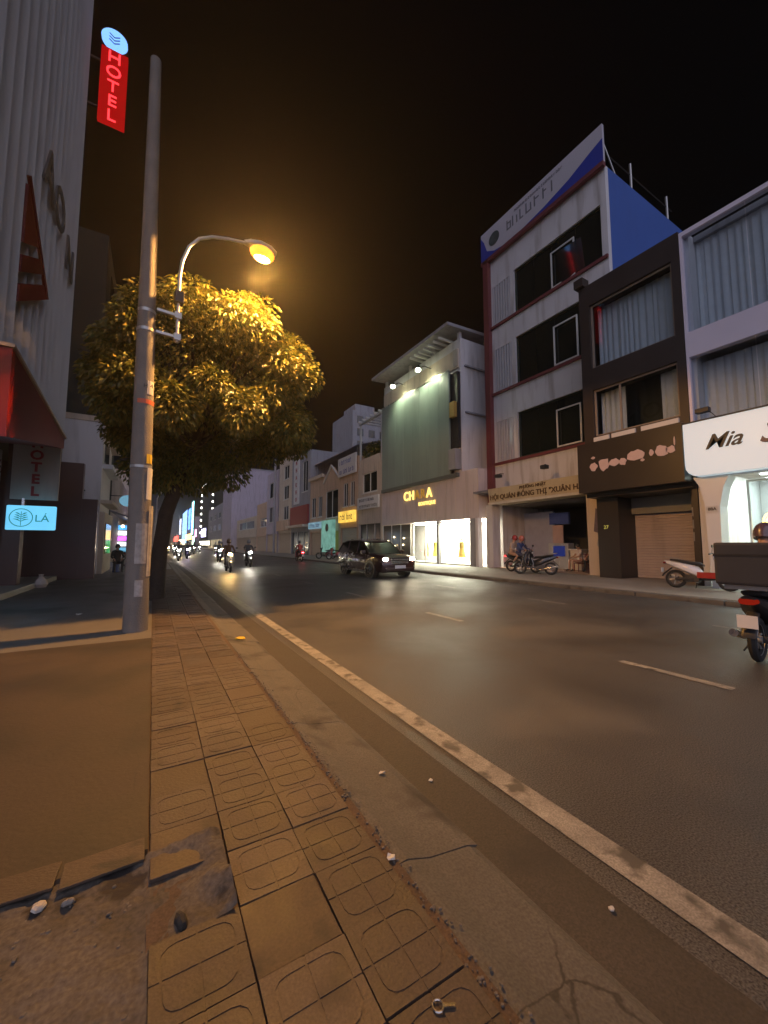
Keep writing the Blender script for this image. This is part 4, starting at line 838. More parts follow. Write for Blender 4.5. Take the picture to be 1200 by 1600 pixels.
# --- smaller houses further along the right row
F_ = 16.5
def house(name, label, x0, y0, y1, h, m, wins, depth=9, group=None, hgt0=3.2, shop=None):
    t = thing(name, label, 'building', (20, (y0 + y1) / 2, .12), group=group)
    holes = [w for w in wins]
    if shop: holes = holes + [(y0 + .25, y1 - .25, .12, hgt0 - .35)]
    holed_front(t, m, x0, .3, y0, y1, .12, h, holes)
    block(t, m, x0 + .301, x0 + depth, y0, y0 + .2, .12, h, 'side_wall'); block(t, m, x0 + .301, x0 + depth, y1 - .2, y1, .12, h, 'side_wall')
    block(t, M['rooftin'], x0 + .301, x0 + depth, y0 + .201, y1 - .201, h - .3, h - .1, 'roof'); block(t, M['room'], x0 + 1.6, x0 + 1.7, y0 + .201, y1 - .201, .12, h - .31, 'inner_wall')
    for (a, c, z0, z1) in wins:
        f = frame(t, x0 + .12, a + .001, c - .001, z0 + .001, z1 - .001, .07, M['whiteframe'], ((a + c) / 2,), .05)
        wbox('window_pane', M['darkglass'], f, x0 + .13, x0 + .14, a + .05, c - .05, z0 + .05, z1 - .05); wbox('window_sill', M['whiteframe'], t, x0 - .08, x0 - .002, a - .08, c + .08, z0 - .1, z0 - .01)
    if shop:
        n = 12 if shop[0] == 's' else 0
        for k in range(n): MB().prism([(x0 + .20, .13 + (hgt0 - .5) / n * k), (x0 + .17, .16 + (hgt0 - .5) / n * k), (x0 + .17, .13 + (hgt0 - .5) / n * (k + .9)), (x0 + .20, .13 + (hgt0 - .5) / n * (k + .97))], lambda a, c, d: (a, d, c), y0 + .26, y1 - .26).build('shutter_slat', shop[1], t, True)
        if not n:
            wbox('shop_glazing', shop[1], t, x0 + .18, x0 + .2, y0 + .26, y1 - .26, .13, hgt0 - .36)
            for q in (1, 2): wbox('shop_mullion', M['whiteframe'], t, x0 + .12, x0 + .179, y0 + (y1 - y0) * q / 3 - .03, y0 + (y1 - y0) * q / 3 + .03, .13, hgt0 - .36)
    return t
def sign_board(name, label, x, y0, y1, z0, z1, m, txt_m=None, seed=0, rows=1, d=.12):
    t = thing(name, label, 'sign', (x, (y0 + y1) / 2, z0)); wbox('board', m, t, x, x + d, y0, y1, z0, z1)
    for r in range(rows):
        h = (z1 - z0) / rows; strokes('lettering', txt_m or M['letter_dark'], t, x - .001, y0 + .12 * (y1 - y0) * (1 + r), y1 - .1 * (y1 - y0), z0 + h * r + h * .25, z0 + h * r + h * .75, seed + r)
    return t
shut = mat('pale_shutter', (.42, .42, .38), .5, .1, 1.5); bayd = mat('shopbay', (.05, .06, .06), .15); shut2 = mat('tan_shutter', (.42, .31, .22), .5, .1, 1.5)
hE = house('pergola_house', 'beige house with roof pergola and balcony plants beside the metal panel', F_, 28.35, 32.8, 8.6, M['cream'], [(29.2, 31.9, 6.1, 7.9)], shop=('g', bayd), hgt0=3.6)
for y in (28.5, 32.5): wbox('pergola_post', M['whiteframe'], hE, 16.55, 16.7, y, y + .14, 8.61, 12.9); wbox('pergola_post', M['whiteframe'], hE, 19.4, 19.55, y, y + .14, 8.61, 12.9)
for k in range(6): wbox('pergola_slat', M['whiteframe'], hE, 16.3, 19.8, 28.6 + .75 * k, 28.72 + .75 * k, 12.91, 13.08)
wbox('pergola_beam', M['whiteframe'], hE, 16.5, 16.75, 28.36, 32.79, 12.76, 12.905); wbox('upper_room', M['grey'], hE, 19.6, 24, 28.6, 32.6, 8.61, 12.7); wbox('balcony_wall', M['cream'], hE, 16.5, 16.65, 28.72, 32.42, 8.601, 9.3)
for k, (y, h_) in enumerate(((29.3, 1.3), (30.1, 1.0), (30.9, 1.5), (31.7, 1.1))):
    p = thing('balcony_plant', ['bushy potted plant on the pergola balcony nearest the panel', 'low potted plant, second from the panel on the pergola balcony', 'tallest potted plant on the pergola balcony', 'potted plant at the far end of the pergola balcony'][k], 'plant', (17.0, y, 8.61), group='plants on the pergola balcony')
    b = MB(); leaves(b, (0, 0, .75 + h_ / 2), (.45, .45, h_ / 2), 260, .24, random.Random(k), .2, .2); b.build('foliage', LEAF, p); MB().tube([(0, 0, .0), (0, 0, .4), (0, 0, .42)], [.15, .2, .2], 10).build('pot', M['peach'], p); MB().tube([(0, 0, .4), (0, 0, 1.0)], .02, 5).build('stem', M['bark'], p)
sign_board('white_shop_sign', 'white fascia sign with black lettering under the beige pergola house', 16.3, 28.6, 32.6, 4.6, 5.7, M['signwhite'], seed=3, rows=2)
hF = house('signboard_house', 'tan house carrying a white and blue sign at its top', F_, 32.85, 37.0, 9.9, M['peach'], [(33.6, 34.6, 5.2, 7.6), (35.1, 36.2, 5.2, 7.6)], shop=('s', shut), hgt0=3.4)
sign_board('blue_white_sign', 'white signboard with dark blue lettering high on the tan house', 16.25, 32.9, 37.0, 8.3, 10.2, M['signwhite'], M['signbluetxt'], 12, 2)
o = thing('yellow_lit_sign', 'yellow glowing fascia sign on the tan house', 'sign', (16.2, 35, 3.6)); wbox('light_box', emit('yellow_sign', (1.0, .62, .10), 1.1, .25), o, 16.2, 16.49, 33.2, 36.7, 3.6, 4.7); strokes('lettering', M['maroon'], o, 16.199, 33.6, 36.3, 3.85, 4.4, 22)
b = MB(); b.prism([(17, 11.2), (17, 11.3), (24, 13.4), (24, 13.3)], lambda a, c, d: (a, d, c), 34, 46); o = b.build('tin_shed_roof', M['rooftin'], hF, True)
for y in (34.5, 45.5): wbox('roof_post', M['galv'], hF, 17.2, 17.3, y, y + .1, 9.9 if y < 37 else 8.2, 11.25)
g1 = house('gabled_house', 'small peach gabled house with tall white framed upper windows', F_, 37.05, 41.4, 8.2, M['peach'], [(37.5, 40.9, 4.3, 7.3)], shop=('s', M['mustard']), hgt0=3.2)
MB().prism([(37.05, 8.201), (41.4, 8.201), (39.2, 9.9)], lambda a, c, d: (d, a, c), 16.5, 16.8).build('gable', M['peach'], g1, True); MB().prism([(36.95, 8.22), (36.95, 8.36), (39.2, 10.1), (41.5, 8.36), (41.5, 8.22), (39.2, 9.94)], lambda a, c, d: (d, a, c), 16.35, 16.499).build('gable_trim', M['whiteframe'], g1, True)
curtain(g1, 16.9, 37.6, 40.8, 4.4, 7.2, 31)
g2 = house('flat_peach_house', 'flat topped peach house with cornice next to the gabled house', F_, 41.45, 46.0, 9.4, M['peach'], [(42.0, 43.2, 4.6, 7.0), (44.0, 45.4, 4.6, 7.0)], shop=('s', shut2), hgt0=3.2)
wbox('cornice', M['cream'], g2, 16.2, 16.499, 41.4, 46.0, 9.1, 9.45)
o = thing('teal_bank_sign', 'pale teal lit kiosk panel with a round dark emblem', 'sign', (15.6, 39, .12)); wbox('panel', emit('teal_panel', (.35, .75, .62), .42, .3), o, 15.9, 16.2, 37.4, 40.6, .6, 4.0); MB().loft([[(x_, 39.0 + .42 * math.cos(6.28 * k / 18), 3.2 + .42 * math.sin(6.28 * k / 18)) for k in range(18)] for x_ in (15.88, 15.899)]).build('emblem', M['letter_dark'], o, True); wbox('base', M['darkmetal'], o, 15.9, 16.2, 37.5, 40.5, .12, .599)
o = thing('pale_blue_sign', 'pale blue lit fascia over the tan shutter', 'sign', (16.2, 43, 3.3)); wbox('light_box', emit('pale_blue_fascia', (.35, .6, .75), .5, .2), o, 16.2, 16.49, 41.7, 45.7, 3.25, 4.0); strokes('lettering', M['signbluetxt'], o, 16.199, 42.2, 45.2, 3.4, 3.85, 40)
hH = house('grey_sided_building', 'taller building with grey side wall and vertical lettering', F_, 46.05, 53.5, 13.3, M['grey'], [(47.0, 49.0, 8.2, 12.2)], shop=('g', bayd), hgt0=3.4)
wbox('letter_strip', M['signwhite'], hH, 16.40, 16.499, 50.2, 52.4, 6.8, 13.0)
for k in range(6): text('letter', 'NHAKHO'[k], .8, .04, M['letter_red'], hH, (16.38, 51.3, 12.4 - 1.0 * k), '-X')
wbox('canopy', M['cream'], hH, 15.6, 16.499, 46.2, 53.3, 3.6, 3.9); wbox('red_fascia', mat('dull_red', (.30, .05, .05), .6), hH, 16.2, 16.499, 46.3, 53.2, 4.0, 6.4)
hI = house('balcony_building', 'narrow cream building with three small stacked windows', F_, 53.6, 60.0, 14.2, M['cream'], [(55, 57.5, 11, 13), (55, 57.5, 8, 10), (55, 57.5, 5, 7)], shop=('s', shut2), hgt0=3.4)
wbox('orange_fascia', M['peach'], hI, 16.1, 16.499, 53.8, 59.8, 3.4, 4.9); MB().tube([(15.9, 60.3, .12), (15.9, 60.3, 14.6)], .16, 10).build('drain_pipe', M['grey'], hI, True)
hJ = house('plain_far_house', 'plain pinkish far house beyond the three stacked windows', F_, 60.6, 67.5, 13.2, M['lav'], [(62, 66, 9, 11.5), (62, 66, 5, 7.5)], shop=('s', shut2), hgt0=3.4)
hK = thing('lavender_blank_building', 'tall blank lavender wall closing the right row far off', 'building', (22, 106, .12)); block(hK, M['lav'], 16.0, 30, 100, 114, .12, 20.0)
wbox('recess', M['brown'], hK, 18.5, 19.6, 99.9, 99.99, 1.0, 6.5); wbox('roof_edge', M['grey'], hK, 15.9, 30.1, 99.85, 114.1, 20.001, 20.3)
for y0, y1, h, m_, lb in ((68, 78, 9.0, M['peach'], 'low brown house in front of the blank lavender wall'), (78.2, 99, 7.0, M['cream'], 'long low house before the blank lavender wall')):
    house('low_far_house', lb, 17.2, y0, y1, h, m_, [(y0 + 2, y1 - 3, 4.6, 6.2)], shop=('s', shut2))
bk = thing('distant_block', 'dim distant apartment block above the gabled roofs', 'building', (34, 65, .0)); block(bk, M['grey'], 29.5, 39, 61, 70, .0, 25.2); block(bk, M['grey'], 31, 35, 63, 68, 25.21, 27.2, 'roof_room')
for i in range(4):
    for j in range(6): wbox('window', M['darkglass'], bk, 30.4 + 2.3 * i, 31.6 + 2.3 * i, 60.9, 60.99, 11.5 + 2.3 * j, 12.8 + 2.3 * j)
# --- far end of the street
tw = thing('dotted_light_tower', 'dark tower outlined by columns of white lamps', 'building', (24, 165, 0)); block(tw, M['darkwall'], 18.0, 32, 150, 196, 0, 26)
wl_ = emit('white_lamp', (1.0, .97, .88), 7)
for k in range(7):
    for y in (151.5, 190): MB().ball((17.9, y, 6.5 + (2.55 if y < 160 else 2.75) * k), .42 if y < 160 else .5, 8, 6).build('wall_lamp', wl_, tw, True)
wbox('roof_lamp_strip', wl_, tw, 17.6, 17.9, 151, 191, 26.1, 26.8)
far = [  # name, label, y0, y1, z0, z1, colour, strength
 ('far_sign', 'tall cyan lit vertical sign at the far end of the street', 205, 214, 6, 22, (.35, .9, .95), 2.2), ('far_sign', 'blue framed lit sign left of the cyan vertical sign', 222, 236, 9, 20, (.12, .28, 1.0), 1.6),
 ('far_sign', 'pale blue lit facade left of the blue framed sign', 246, 285, 2, 21, (.35, .6, .95), .9), ('far_sign', 'yellow orange lit shop sign at the street end', 212, 250, 3.6, 6.8, (1.0, .62, .16), 2.2),
 ('far_sign', 'violet white lit sign under the dotted tower', 152, 166, 4.0, 7.2, (.62, .55, 1.0), 2.5), ('far_sign', 'pink lit sign left of the violet white sign', 186, 194, 4.5, 8.0, (1.0, .45, .75), 1.4),
 ('far_sign', 'white lit shopfront strip beneath the violet white sign', 140, 172, 1.0, 2.6, (1.0, .92, .7), 1.8), ('far_sign', 'bright green white shop light at the street end', 196, 206, 1.0, 5.2, (.6, 1.0, .75), 1.8),
 ('far_sign', 'red lit sign low at the far left of the street end', 330, 400, 3.5, 8.0, (1.0, .12, .08), 1.4), ('far_sign', 'warm lit shopfront farthest down the street', 260, 320, 1.0, 4.5, (1.0, .75, .45), 2.2),
 ('far_sign', 'tall pale sign column above the farthest warm shopfront', 300, 318, 8, 19, (.75, .8, 1.0), 1.1)]
for k, (n_, lb, y0, y1, z0, z1, c_, s_) in enumerate(far):
    o = thing(n_, lb, 'sign', (16, y0, z0), group='lit signs at the far end of the street')
    nn = max(1, int((z1 - z0) / 2.6))
    wbox('case', M['darkmetal'], o, 15.92, 16.2, y0 - .3, y1 + .3, z0 - .25, z1 + .25)
    for j in range(nn): wbox('lit_face', emit('far_lit_%d' % k, c_, s_ * 2.6, .35), o, 15.8, 15.919, y0, y1, z0 + (z1 - z0) * j / nn + .1, z0 + (z1 - z0) * (j + 1) / nn - .1)
for k, (y0, y1, h, m_, lb) in enumerate(((116, 148, 13, M['grey'], 'grey far block left of the lavender wall'), (198, 240, 14, M['lav'], 'far block behind the cyan sign'), (242, 330, 17, M['grey'], 'far grey block behind the pale blue facade'), (332, 480, 24, M['darkwall'], 'farthest dark block closing the street'))):
    house('far_block', lb, 16.25, y0, y1, h, m_, [(y0 + (y1 - y0) * q, y0 + (y1 - y0) * (q + .16), z, z + 1.7) for q in (.1, .4, .7) for z in (5.5, 9.0)], shop=('g', emit('far_shop_%d' % k, (1, .8, .5), .5, .6)))
for k, (y0, y1, h, lb) in enumerate(((47, 75, 9, 'left row terrace past the bright shop'), (76, 130, 12, 'second left row terrace down the street'), (132, 300, 15, 'third left row terrace farthest away'))):
    t = thing('left_terrace', lb, 'building', (-5, y0, .1)); block(t, (M['cream'], M['grey'], M['lav'])[k], -12, -2.2, y0, y1, .1, h)
    for j in range(int((y1 - y0) / 6)):
        wbox('shop_light', emit('lshop_%d' % (j % 4), [(1, .8, .5), (.6, .8, 1), (1, .5, .3), (.9, 1, .9)][j % 4], 1.2, .4), t, -2.19, -2.0, y0 + 6 * j + .6, y0 + 6 * j + 5.2, 1.2, 3.4); wbox('window', M['darkglass'], t, -2.19, -2.12, y0 + 6 * j + 1.5, y0 + 6 * j + 4.2, 5.0, 7.0)
for k, (y, x, z) in enumerate(((60, 1.6, 8.5), (95, 1.6, 9), (135, 1.6, 9.5))):
    o = thing('far_street_lamp', ['distant street lamp nearest behind the tree', 'second distant street lamp down the left kerb', 'third distant street lamp down the left kerb'][k], 'street lamp', (0.2, y, .1), group='street lamps far down the left kerb')
    MB().tube([(.2, y, .1), (.2, y, z - 1), (.5, y, z - .2), (1.7, y, z)], [.1, .07, .05, .04], 8).build('mast', M['galv'], o, True); MB().ball((1.8, y, z - .05), .16, 8, 6, (1.8, .9, .6)).build('lens', emit('far_sodium', (1, .75, .45), 22), o, True)

# ------------------------------------------------------------------ people
def person(name, label, pose, top, legs, skin=None, loc=(0, 0, 0), rz=0, helmet=None, hair=(0.015, 0.012, 0.01), shoe=(.03, .03, .03), group=None, scale=1.0, short_sleeve=False, shorts=False):
    """pose: dict of joints in metres, x forward. One skin-grown body; helmet or hair as a child."""
    J = dict(pose); V = []; E_ = []; Rr = []; seg = []
    def add(p, r): V.append(Vector(p)); Rr.append(r); return len(V) - 1
    def link(a, b_, kind): E_.append((a, b_)); seg.append((V[a], V[b_], kind))
    pel = add(J['pelvis'], (.145, .125)); wa = add(Vector(J['pelvis']).lerp(Vector(J['chest']), .45), (.135, .105)); che = add(J['chest'], (.165, .115)); nb = add(J['neck'], (.06, .06)); hd = add(J['head'], (.088, .098))
    hv = (Vector(J['head']) - Vector(J['neck'])).normalized(); fwd = Vector(J.get('face', (1, 0, 0))).normalized()
    ht = add(Vector(J['head']) + hv * .075, (.070, .080)); nose = add(Vector(J['head']) + fwd * .108 - hv * .012, (.014, .014)); chin = add(Vector(J['head']) - hv * .07 + fwd * .05, (.045, .045))
    link(pel, wa, 't'); link(wa, che, 't'); link(che, nb, 't'); link(nb, hd, 's'); link(hd, ht, 's'); link(hd, nose, 's'); link(hd, chin, 's')
    for s, S in ((1, 'L'), (-1, 'R')):
        sh, el, ha = (Vector(J[q + S]) for q in ('sh', 'el', 'ha'))
        a = add(sh, (.066, .066)); c = add(sh.lerp(el, .55), (.052, .052)); d = add(el, (.044, .044)); e = add(el.lerp(ha, .85), (.030, .030)); f = add(ha, (.034, .022))
        link(che, a, 't'); link(a, c, 't'); link(c, d, 's' if short_sleeve else 't'); link(d, e, 's' if short_sleeve else 't'); link(e, f, 's')
        hd_ = (ha - el).normalized(); side = hd_.cross(Vector((0, 0, 1))).normalized()
        for q in range(4):
            o = side * (.026 - .0175 * q); L_ = (.040, .046, .043, .034)[q]
            k1 = add(ha + hd_ * .045 + o, (.0085, .0085)); k2 = add(ha + hd_ * (.045 + L_) * 1.0 + o + Vector((0, 0, -.020)), (.0075, .0075)); k3 = add(ha + hd_ * (.045 + L_ * .8) + o + Vector((0, 0, -.048)), (.0065, .0065))
            link(f, k1, 's'); link(k1, k2, 's'); link(k2, k3, 's')
        t1 = add(ha + side * (-.040 * s) + hd_ * .012, (.010, .010)); t2 = add(ha + side * (-.050 * s) + hd_ * .045 + Vector((0, 0, -.018)), (.008, .008)); link(f, t1, 's'); link(t1, t2, 's')
        hi, kn, an, to = (Vector(J[q + S]) for q in ('hi', 'kn', 'an', 'to'))
        g = add(hi, (.098, .098)); h = add(hi.lerp(kn, .5), (.082, .082)); i = add(kn, (.060, .060)); j = add(kn.lerp(an, .35), (.056, .056)); k = add(an, (.038, .038)); hl = add(an.lerp(to, -.25) + Vector((0, 0, -.045)), (.034, .034)); l_ = add(to, (.036, .028))
        lk = 's' if shorts else 'l'
        link(pel, g, 'l'); link(g, h, 'l'); link(h, i, lk); link(i, j, lk); link(j, k, lk); link(k, l_, 'f'); link(k, hl, 'f')
    me = bpy.data.meshes.new(name); me.from_pydata([tuple(v) for v in V], E_, [])
    ob = bpy.data.objects.new(name, me); C.objects.link(ob)
    ob.modifiers.new('skin', 'SKIN'); ss = ob.modifiers.new('sub', 'SUBSURF'); ss.levels = 1
    for q, sv in enumerate(me.skin_vertices[0].data): sv.radius = Rr[q]; sv.use_root = (q == pel)
    dg = bpy.context.evaluated_depsgraph_get(); nm = bpy.data.meshes.new_from_object(ob.evaluated_get(dg)); bpy.data.objects.remove(ob)
    for q in (skin or M['skin'], top, legs, mat('shoe%.2f' % shoe[0], shoe, .6)): nm.materials.append(q)
    KI = {'s': 0, 't': 1, 'l': 2, 'f': 3}; idx = []
    for p in nm.polygons:
        c = p.center; best = 9; kk = 't'
        for a, b_, kd in seg:
            ab = b_ - a; t = max(0, min(1, (c - a).dot(ab) / max(1e-9, ab.length_squared))); d = (c - a - ab * t).length
            if d < best: best = d; kk = kd
        idx.append(KI[kk])
    nm.polygons.foreach_set('material_index', idx); nm.polygons.foreach_set('use_smooth', [True] * len(nm.polygons)); nm.name = name
    o = bpy.data.objects.new(name, nm); C.objects.link(o); o.location = loc; o.rotation_euler = (0, 0, rz); o.scale = (scale,) * 3
    tag(o, label, 'person', group)
    c = Vector(J['head']) + hv * .035
    b = MB(); n = 14; rings = []
    up = hv; sd = up.cross(fwd).normalized(); fw_ = sd.cross(up).normalized()
    base_r = .132 if helmet else .112
    for z, r in ((-.06 if not helmet else -.075, .96), (-.02, 1.0), (.03, .97), (.08, .80), (.115, .48), (.128, .12)):
        zz = z * (1.15 if helmet else 1.0)
        rings.append([tuple(c + up * zz + (fw_ * math.cos(6.2832 * q / n) * (1.08 if helmet else .98) + sd * math.sin(6.2832 * q / n) * .92) * base_r * r - fw_ * (.0 if helmet else .028)) for q in range(n)])
    b.loft(rings); b.build('helmet' if helmet else 'hair', mat('helmet%.2f_%.2f' % helmet[:2], helmet, .25, .05, 5, coat=.5) if helmet else mat('hair', hair, .6), o, smooth=True)
    if helmet:
        b = MB(); b.loft([[tuple(c + fw_ * (.10 + e_) + sd * w_ + up * z_) for w_, z_ in ((-.09, .0), (.09, .0), (.09, .012), (-.09, .012))] for e_ in (0, .085)]); b.build('visor', M['blackpl'], o)
    # eyes
    for s in (1, -1): MB().ball(tuple(Vector(J['head']) + fw_ * .088 + sd * (.034 * s) + up * .012), .013, 8, 6).build('eye', mat('eye', (.04, .03, .025), .2), o, smooth=True)
    return o
RIDE = dict(pelvis=(-.22, 0, .90), chest=(-.12, 0, 1.27), neck=(-.07, 0, 1.43), head=(-.03, 0, 1.57), face=(1, 0, -.05),
            shL=(-.11, .19, 1.36), elL=(.06, .27, 1.13), haL=(.30, .29, 1.06), shR=(-.11, -.19, 1.36), elR=(.06, -.27, 1.13), haR=(.30, -.29, 1.06),
            hiL=(-.20, .10, .86), knL=(.22, .17, .78), anL=(.12, .15, .42), toL=(.27, .16, .38), hiR=(-.20, -.10, .86), knR=(.22, -.17, .78), anR=(.12, -.15, .42), toR=(.27, -.16, .38))
PASS = dict(RIDE); PASS.update(pelvis=(-.22, 0, .92), haL=(.16, .14, 1.02), haR=(.16, -.14, 1.02), elL=(-.02, .30, 1.10), elR=(-.02, -.30, 1.10), anL=(.02, .22, .48), toL=(.16, .24, .44), anR=(.02, -.22, .48), toR=(.16, -.24, .44))
SIT = dict(pelvis=(-.05, 0, .52), chest=(-.06, 0, .90), neck=(-.03, 0, 1.06), head=(.02, 0, 1.20), face=(1, 0, -.1),
           shL=(-.05, .18, .99), elL=(.10, .24, .74), haL=(.30, .16, .66), shR=(-.05, -.18, .99), elR=(.10, -.24, .74), haR=(.30, -.16, .66),
           hiL=(-.03, .10, .48), knL=(.40, .16, .52), anL=(.36, .16, .10), toL=(.52, .18, .05), hiR=(-.03, -.10, .48), knR=(.40, -.14, .54), anR=(.44, -.12, .10), toR=(.60, -.12, .05))

# ------------------------------------------------------------------ two-wheelers
def paint(name, col, coat=.8): return mat(name, col, .3, .06, 4, coat=coat)
def motorbike(name, label, loc, rz, body, accent=None, head=None, tail=None, group=None, lean=0.0, box=None, plate=True, scooter=True):
    t = thing(name, label, 'motorbike', loc, rz, group); t.rotation_euler = (lean, 0, rz); accent = accent or M['blackpl']
    def wheel(x, r, nm):
        b = MB(); n, m = 20, 8; rings = []
        for i in range(n + 1):
            a = 6.28319 * i / n; rings.append([(x + (r - .05 + .05 * math.cos(6.2832 * k / m)) * math.cos(a), .048 * math.sin(6.2832 * k / m), r + (r - .05 + .05 * math.cos(6.2832 * k / m)) * math.sin(a)) for k in range(m)])
        w = b.loft(rings, False).build(nm, M['rubber'], t, smooth=True)
        b = MB(); b.tube([(x, -.05, r), (x, .05, r)], .045, 10)
        for k in range(6):
            a = 6.2832 * k / 6; b.tube([(x + .03 * math.cos(a), .01, r + .03 * math.sin(a)), (x + (r - .085) * math.cos(a + .25), 0, r + (r - .085) * math.sin(a + .25))], .014, 5)
        rr = r - .09; b.loft([[(x + (rr + q) * math.cos(6.2832 * k / 20), y, r + (rr + q) * math.sin(6.2832 * k / 20)) for q, y in ((0, -.03), (.02, -.03), (.02, .03), (0, .03))] for k in range(21)], False)
        b.build('rim', M['galv'], w, smooth=True); return w
    r = .275; wheel(.64, r, 'front_wheel'); wheel(-.62, r, 'rear_wheel')
    for s in (-1, 1): MB().tube([(.64, .07 * s, r), (.52, .07 * s, .62), (.43, .055 * s, .86)], .02, 6).build('fork', M['galv'], t, smooth=True)
    b = MB(); rg = []
    for k in range(9):
        a = R(10 + 150 * k / 8); rg.append([(.64 + (r + q) * math.cos(a), w, r + (r + q) * math.sin(a)) for q, w in ((.025, -.065), (.05, -.03), (.055, 0), (.05, .03), (.025, .065), (.02, .05), (.035, 0), (.02, -.05))])
    b.loft(rg).build('front_fender', body, t, smooth=True)
    el = lambda x, z, w, h, n=12, e=.7, lean_=0: [(x + lean_ * math.sin(6.2832 * k / n), w * math.copysign(abs(math.cos(6.2832 * k / n)) ** e, math.cos(6.2832 * k / n)), z + h * math.copysign(abs(math.sin(6.2832 * k / n)) ** e, math.sin(6.2832 * k / n))) for k in range(n)]
    ez = lambda x, z, w, d, n=12, e=.7: [(x + d * math.copysign(abs(math.sin(6.2832 * k / n)) ** e, math.sin(6.2832 * k / n)), w * math.copysign(abs(math.cos(6.2832 * k / n)) ** e, math.cos(6.2832 * k / n)), z) for k in range(n)]
    MB().loft([ez(.38, .34, .13, .06), ez(.44, .46, .19, .07), ez(.46, .62, .22, .06), ez(.42, .80, .20, .07), ez(.38, .92, .15, .07), ez(.33, 1.0, .10, .05)]).build('leg_shield', body, t, smooth=True)
    MB().loft([el(.42, .93, .10, .05), el(.49, .93, .13, .08), el(.53, .92, .11, .06)]).build('headlight_shell', accent, t, smooth=True)
    MB().loft([el(.528, .92, .10, .055), el(.545, .92, .07, .035)]).build('headlight', head or mat('lens_off', (.5, .5, .5), .1), t, smooth=True)
    MB().loft([el(.40, .33, .14, .03), el(.20, .30, .17, .035), el(.0, .31, .16, .04)]).build('floorboard', accent, t, smooth=True)
    MB().loft([el(.06, .42, .10, .10), el(-.05, .50, .15, .16), el(-.25, .58, .18, .15), el(-.50, .66, .17, .11), el(-.75, .74, .12, .07), el(-.90, .79, .06, .035)]).build('rear_body', body, t, smooth=True)
    MB().loft([el(.08, .70, .08, .03), el(-.02, .75, .13, .05), el(-.25, .77, .155, .05), el(-.5, .82, .15, .045), el(-.74, .85, .10, .03)]).build('seat', M['seatblk'], t, smooth=True)
    MB().box(-.38, -.02, -.10, .10, .20, .42).tube([(-.62, -.07, r), (-.15, -.09, .28)], .045, 8).build('engine', M['darkmetal'], t, bevel=.02)
    MB().tube([(-.10, .12, .20), (-.35, .15, .24), (-.45, .15, .27), (-.88, .16, .36)], [.018, .022, .05, .048], 10).build('exhaust', M['steel'], t, smooth=True)
    MB().tube([(.30, .34, 1.02), (.33, .24, 1.05), (.36, .0, 1.02), (.33, -.24, 1.05), (.30, -.34, 1.02)], .016, 8).build('handlebar', M['blackpl'], t, smooth=True)
    for s in (-1, 1):
        m_ = MB().tube([(.33, .24 * s, 1.05), (.36, .30 * s, 1.20)], .007, 5).loft([[(.355 + e_, (.33 + .065 * math.cos(6.28 * k / 10)) * s, 1.245 + .045 * math.sin(6.28 * k / 10)) for k in range(10)] for e_ in (0, .02)]).build('mirror', M['blackpl'], t)
        MB().tube([(.31, .26 * s, 1.035), (.295, .37 * s, 1.015)], .02, 8).build('grip', M['rubber'], t)
    MB().loft([el(-.86, .76, .10, .035), el(-.93, .75, .08, .03)]).build('tail_light', tail or mat('tail_off', (.25, .015, .015), .2), t, smooth=True)
    MB().tube([(-.55, .13, .88), (-.84, .11, .93), (-.90, 0, .94), (-.84, -.11, .93), (-.55, -.13, .88)], .014, 6).build('grab_rail', M['galv'], t, smooth=True)
    MB().loft([el(-.72, .60, .06, .02), el(-.92, .42, .075, .014), el(-.97, .34, .07, .01)]).build('rear_fender', M['blackpl'], t, smooth=True)
    if plate: p = MB().box(-.982, -.972, -.095, .095, .45, .60).build('licence_plate', M['signwhite'], t)
    MB().tube([(-.12, .10, .26), (-.20, .24, .02)], .012, 5).build('side_stand', M['darkmetal'], t)
    if box:
        bx_ = MB().box(-1.02, -.50, -.27, .27, .955, 1.47).build('delivery_box', box, t, bevel=.03); MB().box(-1.024, -.496, -.274, .274, 1.30, 1.33).build('lid_seam', M['blackpl'], bx_); MB().box(-.95, -.55, -.2, .2, .90, .954).build('carrier', M['galv'], t)
    return t
hl_w = emit('headlight_white', (1.0, .93, .78), 600); hl_o = emit('headlight_amber', (1.0, .62, .22), 600); tl_r = emit('tail_red', (1.0, .02, .02), 14)
pb, pw, pr_, pg = paint('bike_black', (.018, .018, .02)), paint('bike_white', (.70, .71, .74)), paint('bike_red', (.36, .02, .02)), paint('bike_grey', (.16, .16, .17))
cl = lambda n, c: mat('cloth_' + n, c, .9, .12, 8, .2, 40)
# white scooter parked by the shutter
sc1 = motorbike('parked_scooter', 'white scooter with red trim parked in front of the beige shutter', (13.95, 5.28, .12), R(-84), pw, M['blackpl'], lean=R(-5))
MB().box(-.05, .42, -.175, -.15, .33, .50).box(-.05, .42, .15, .175, .33, .50).build('red_side_trim', pr_, sc1)
# two riders on a scooter and the bike beside it
motorbike('ridden_scooter', 'dark scooter with glowing red tail light carrying two riders', (15.15, 12.75, .12), R(-80), pb, tail=tl_r)
hx, hy = math.cos(R(-80)), math.sin(R(-80))
person('person', 'rider in blue shirt on the front seat of the two-up scooter', RIDE, cl('blue', (.05, .08, .22)), cl('jean', (.06, .07, .12)), loc=(15.15, 12.75, .12), rz=R(-80), helmet=(.45, .14, .10))
person('person', 'passenger in cream shirt and red helmet on the two-up scooter', PASS, cl('cream', (.55, .42, .32)), cl('tan', (.40, .26, .18)), loc=(15.15 - .36 * hx, 12.75 - .36 * hy, .14), rz=R(-80), helmet=(.32, .03, .03), shorts=True)
motorbike('parked_motorbike', 'dark motorbike parked across the open ground floor beside the two-up scooter', (14.55, 11.55, .12), R(125), pb, pg, lean=R(6))
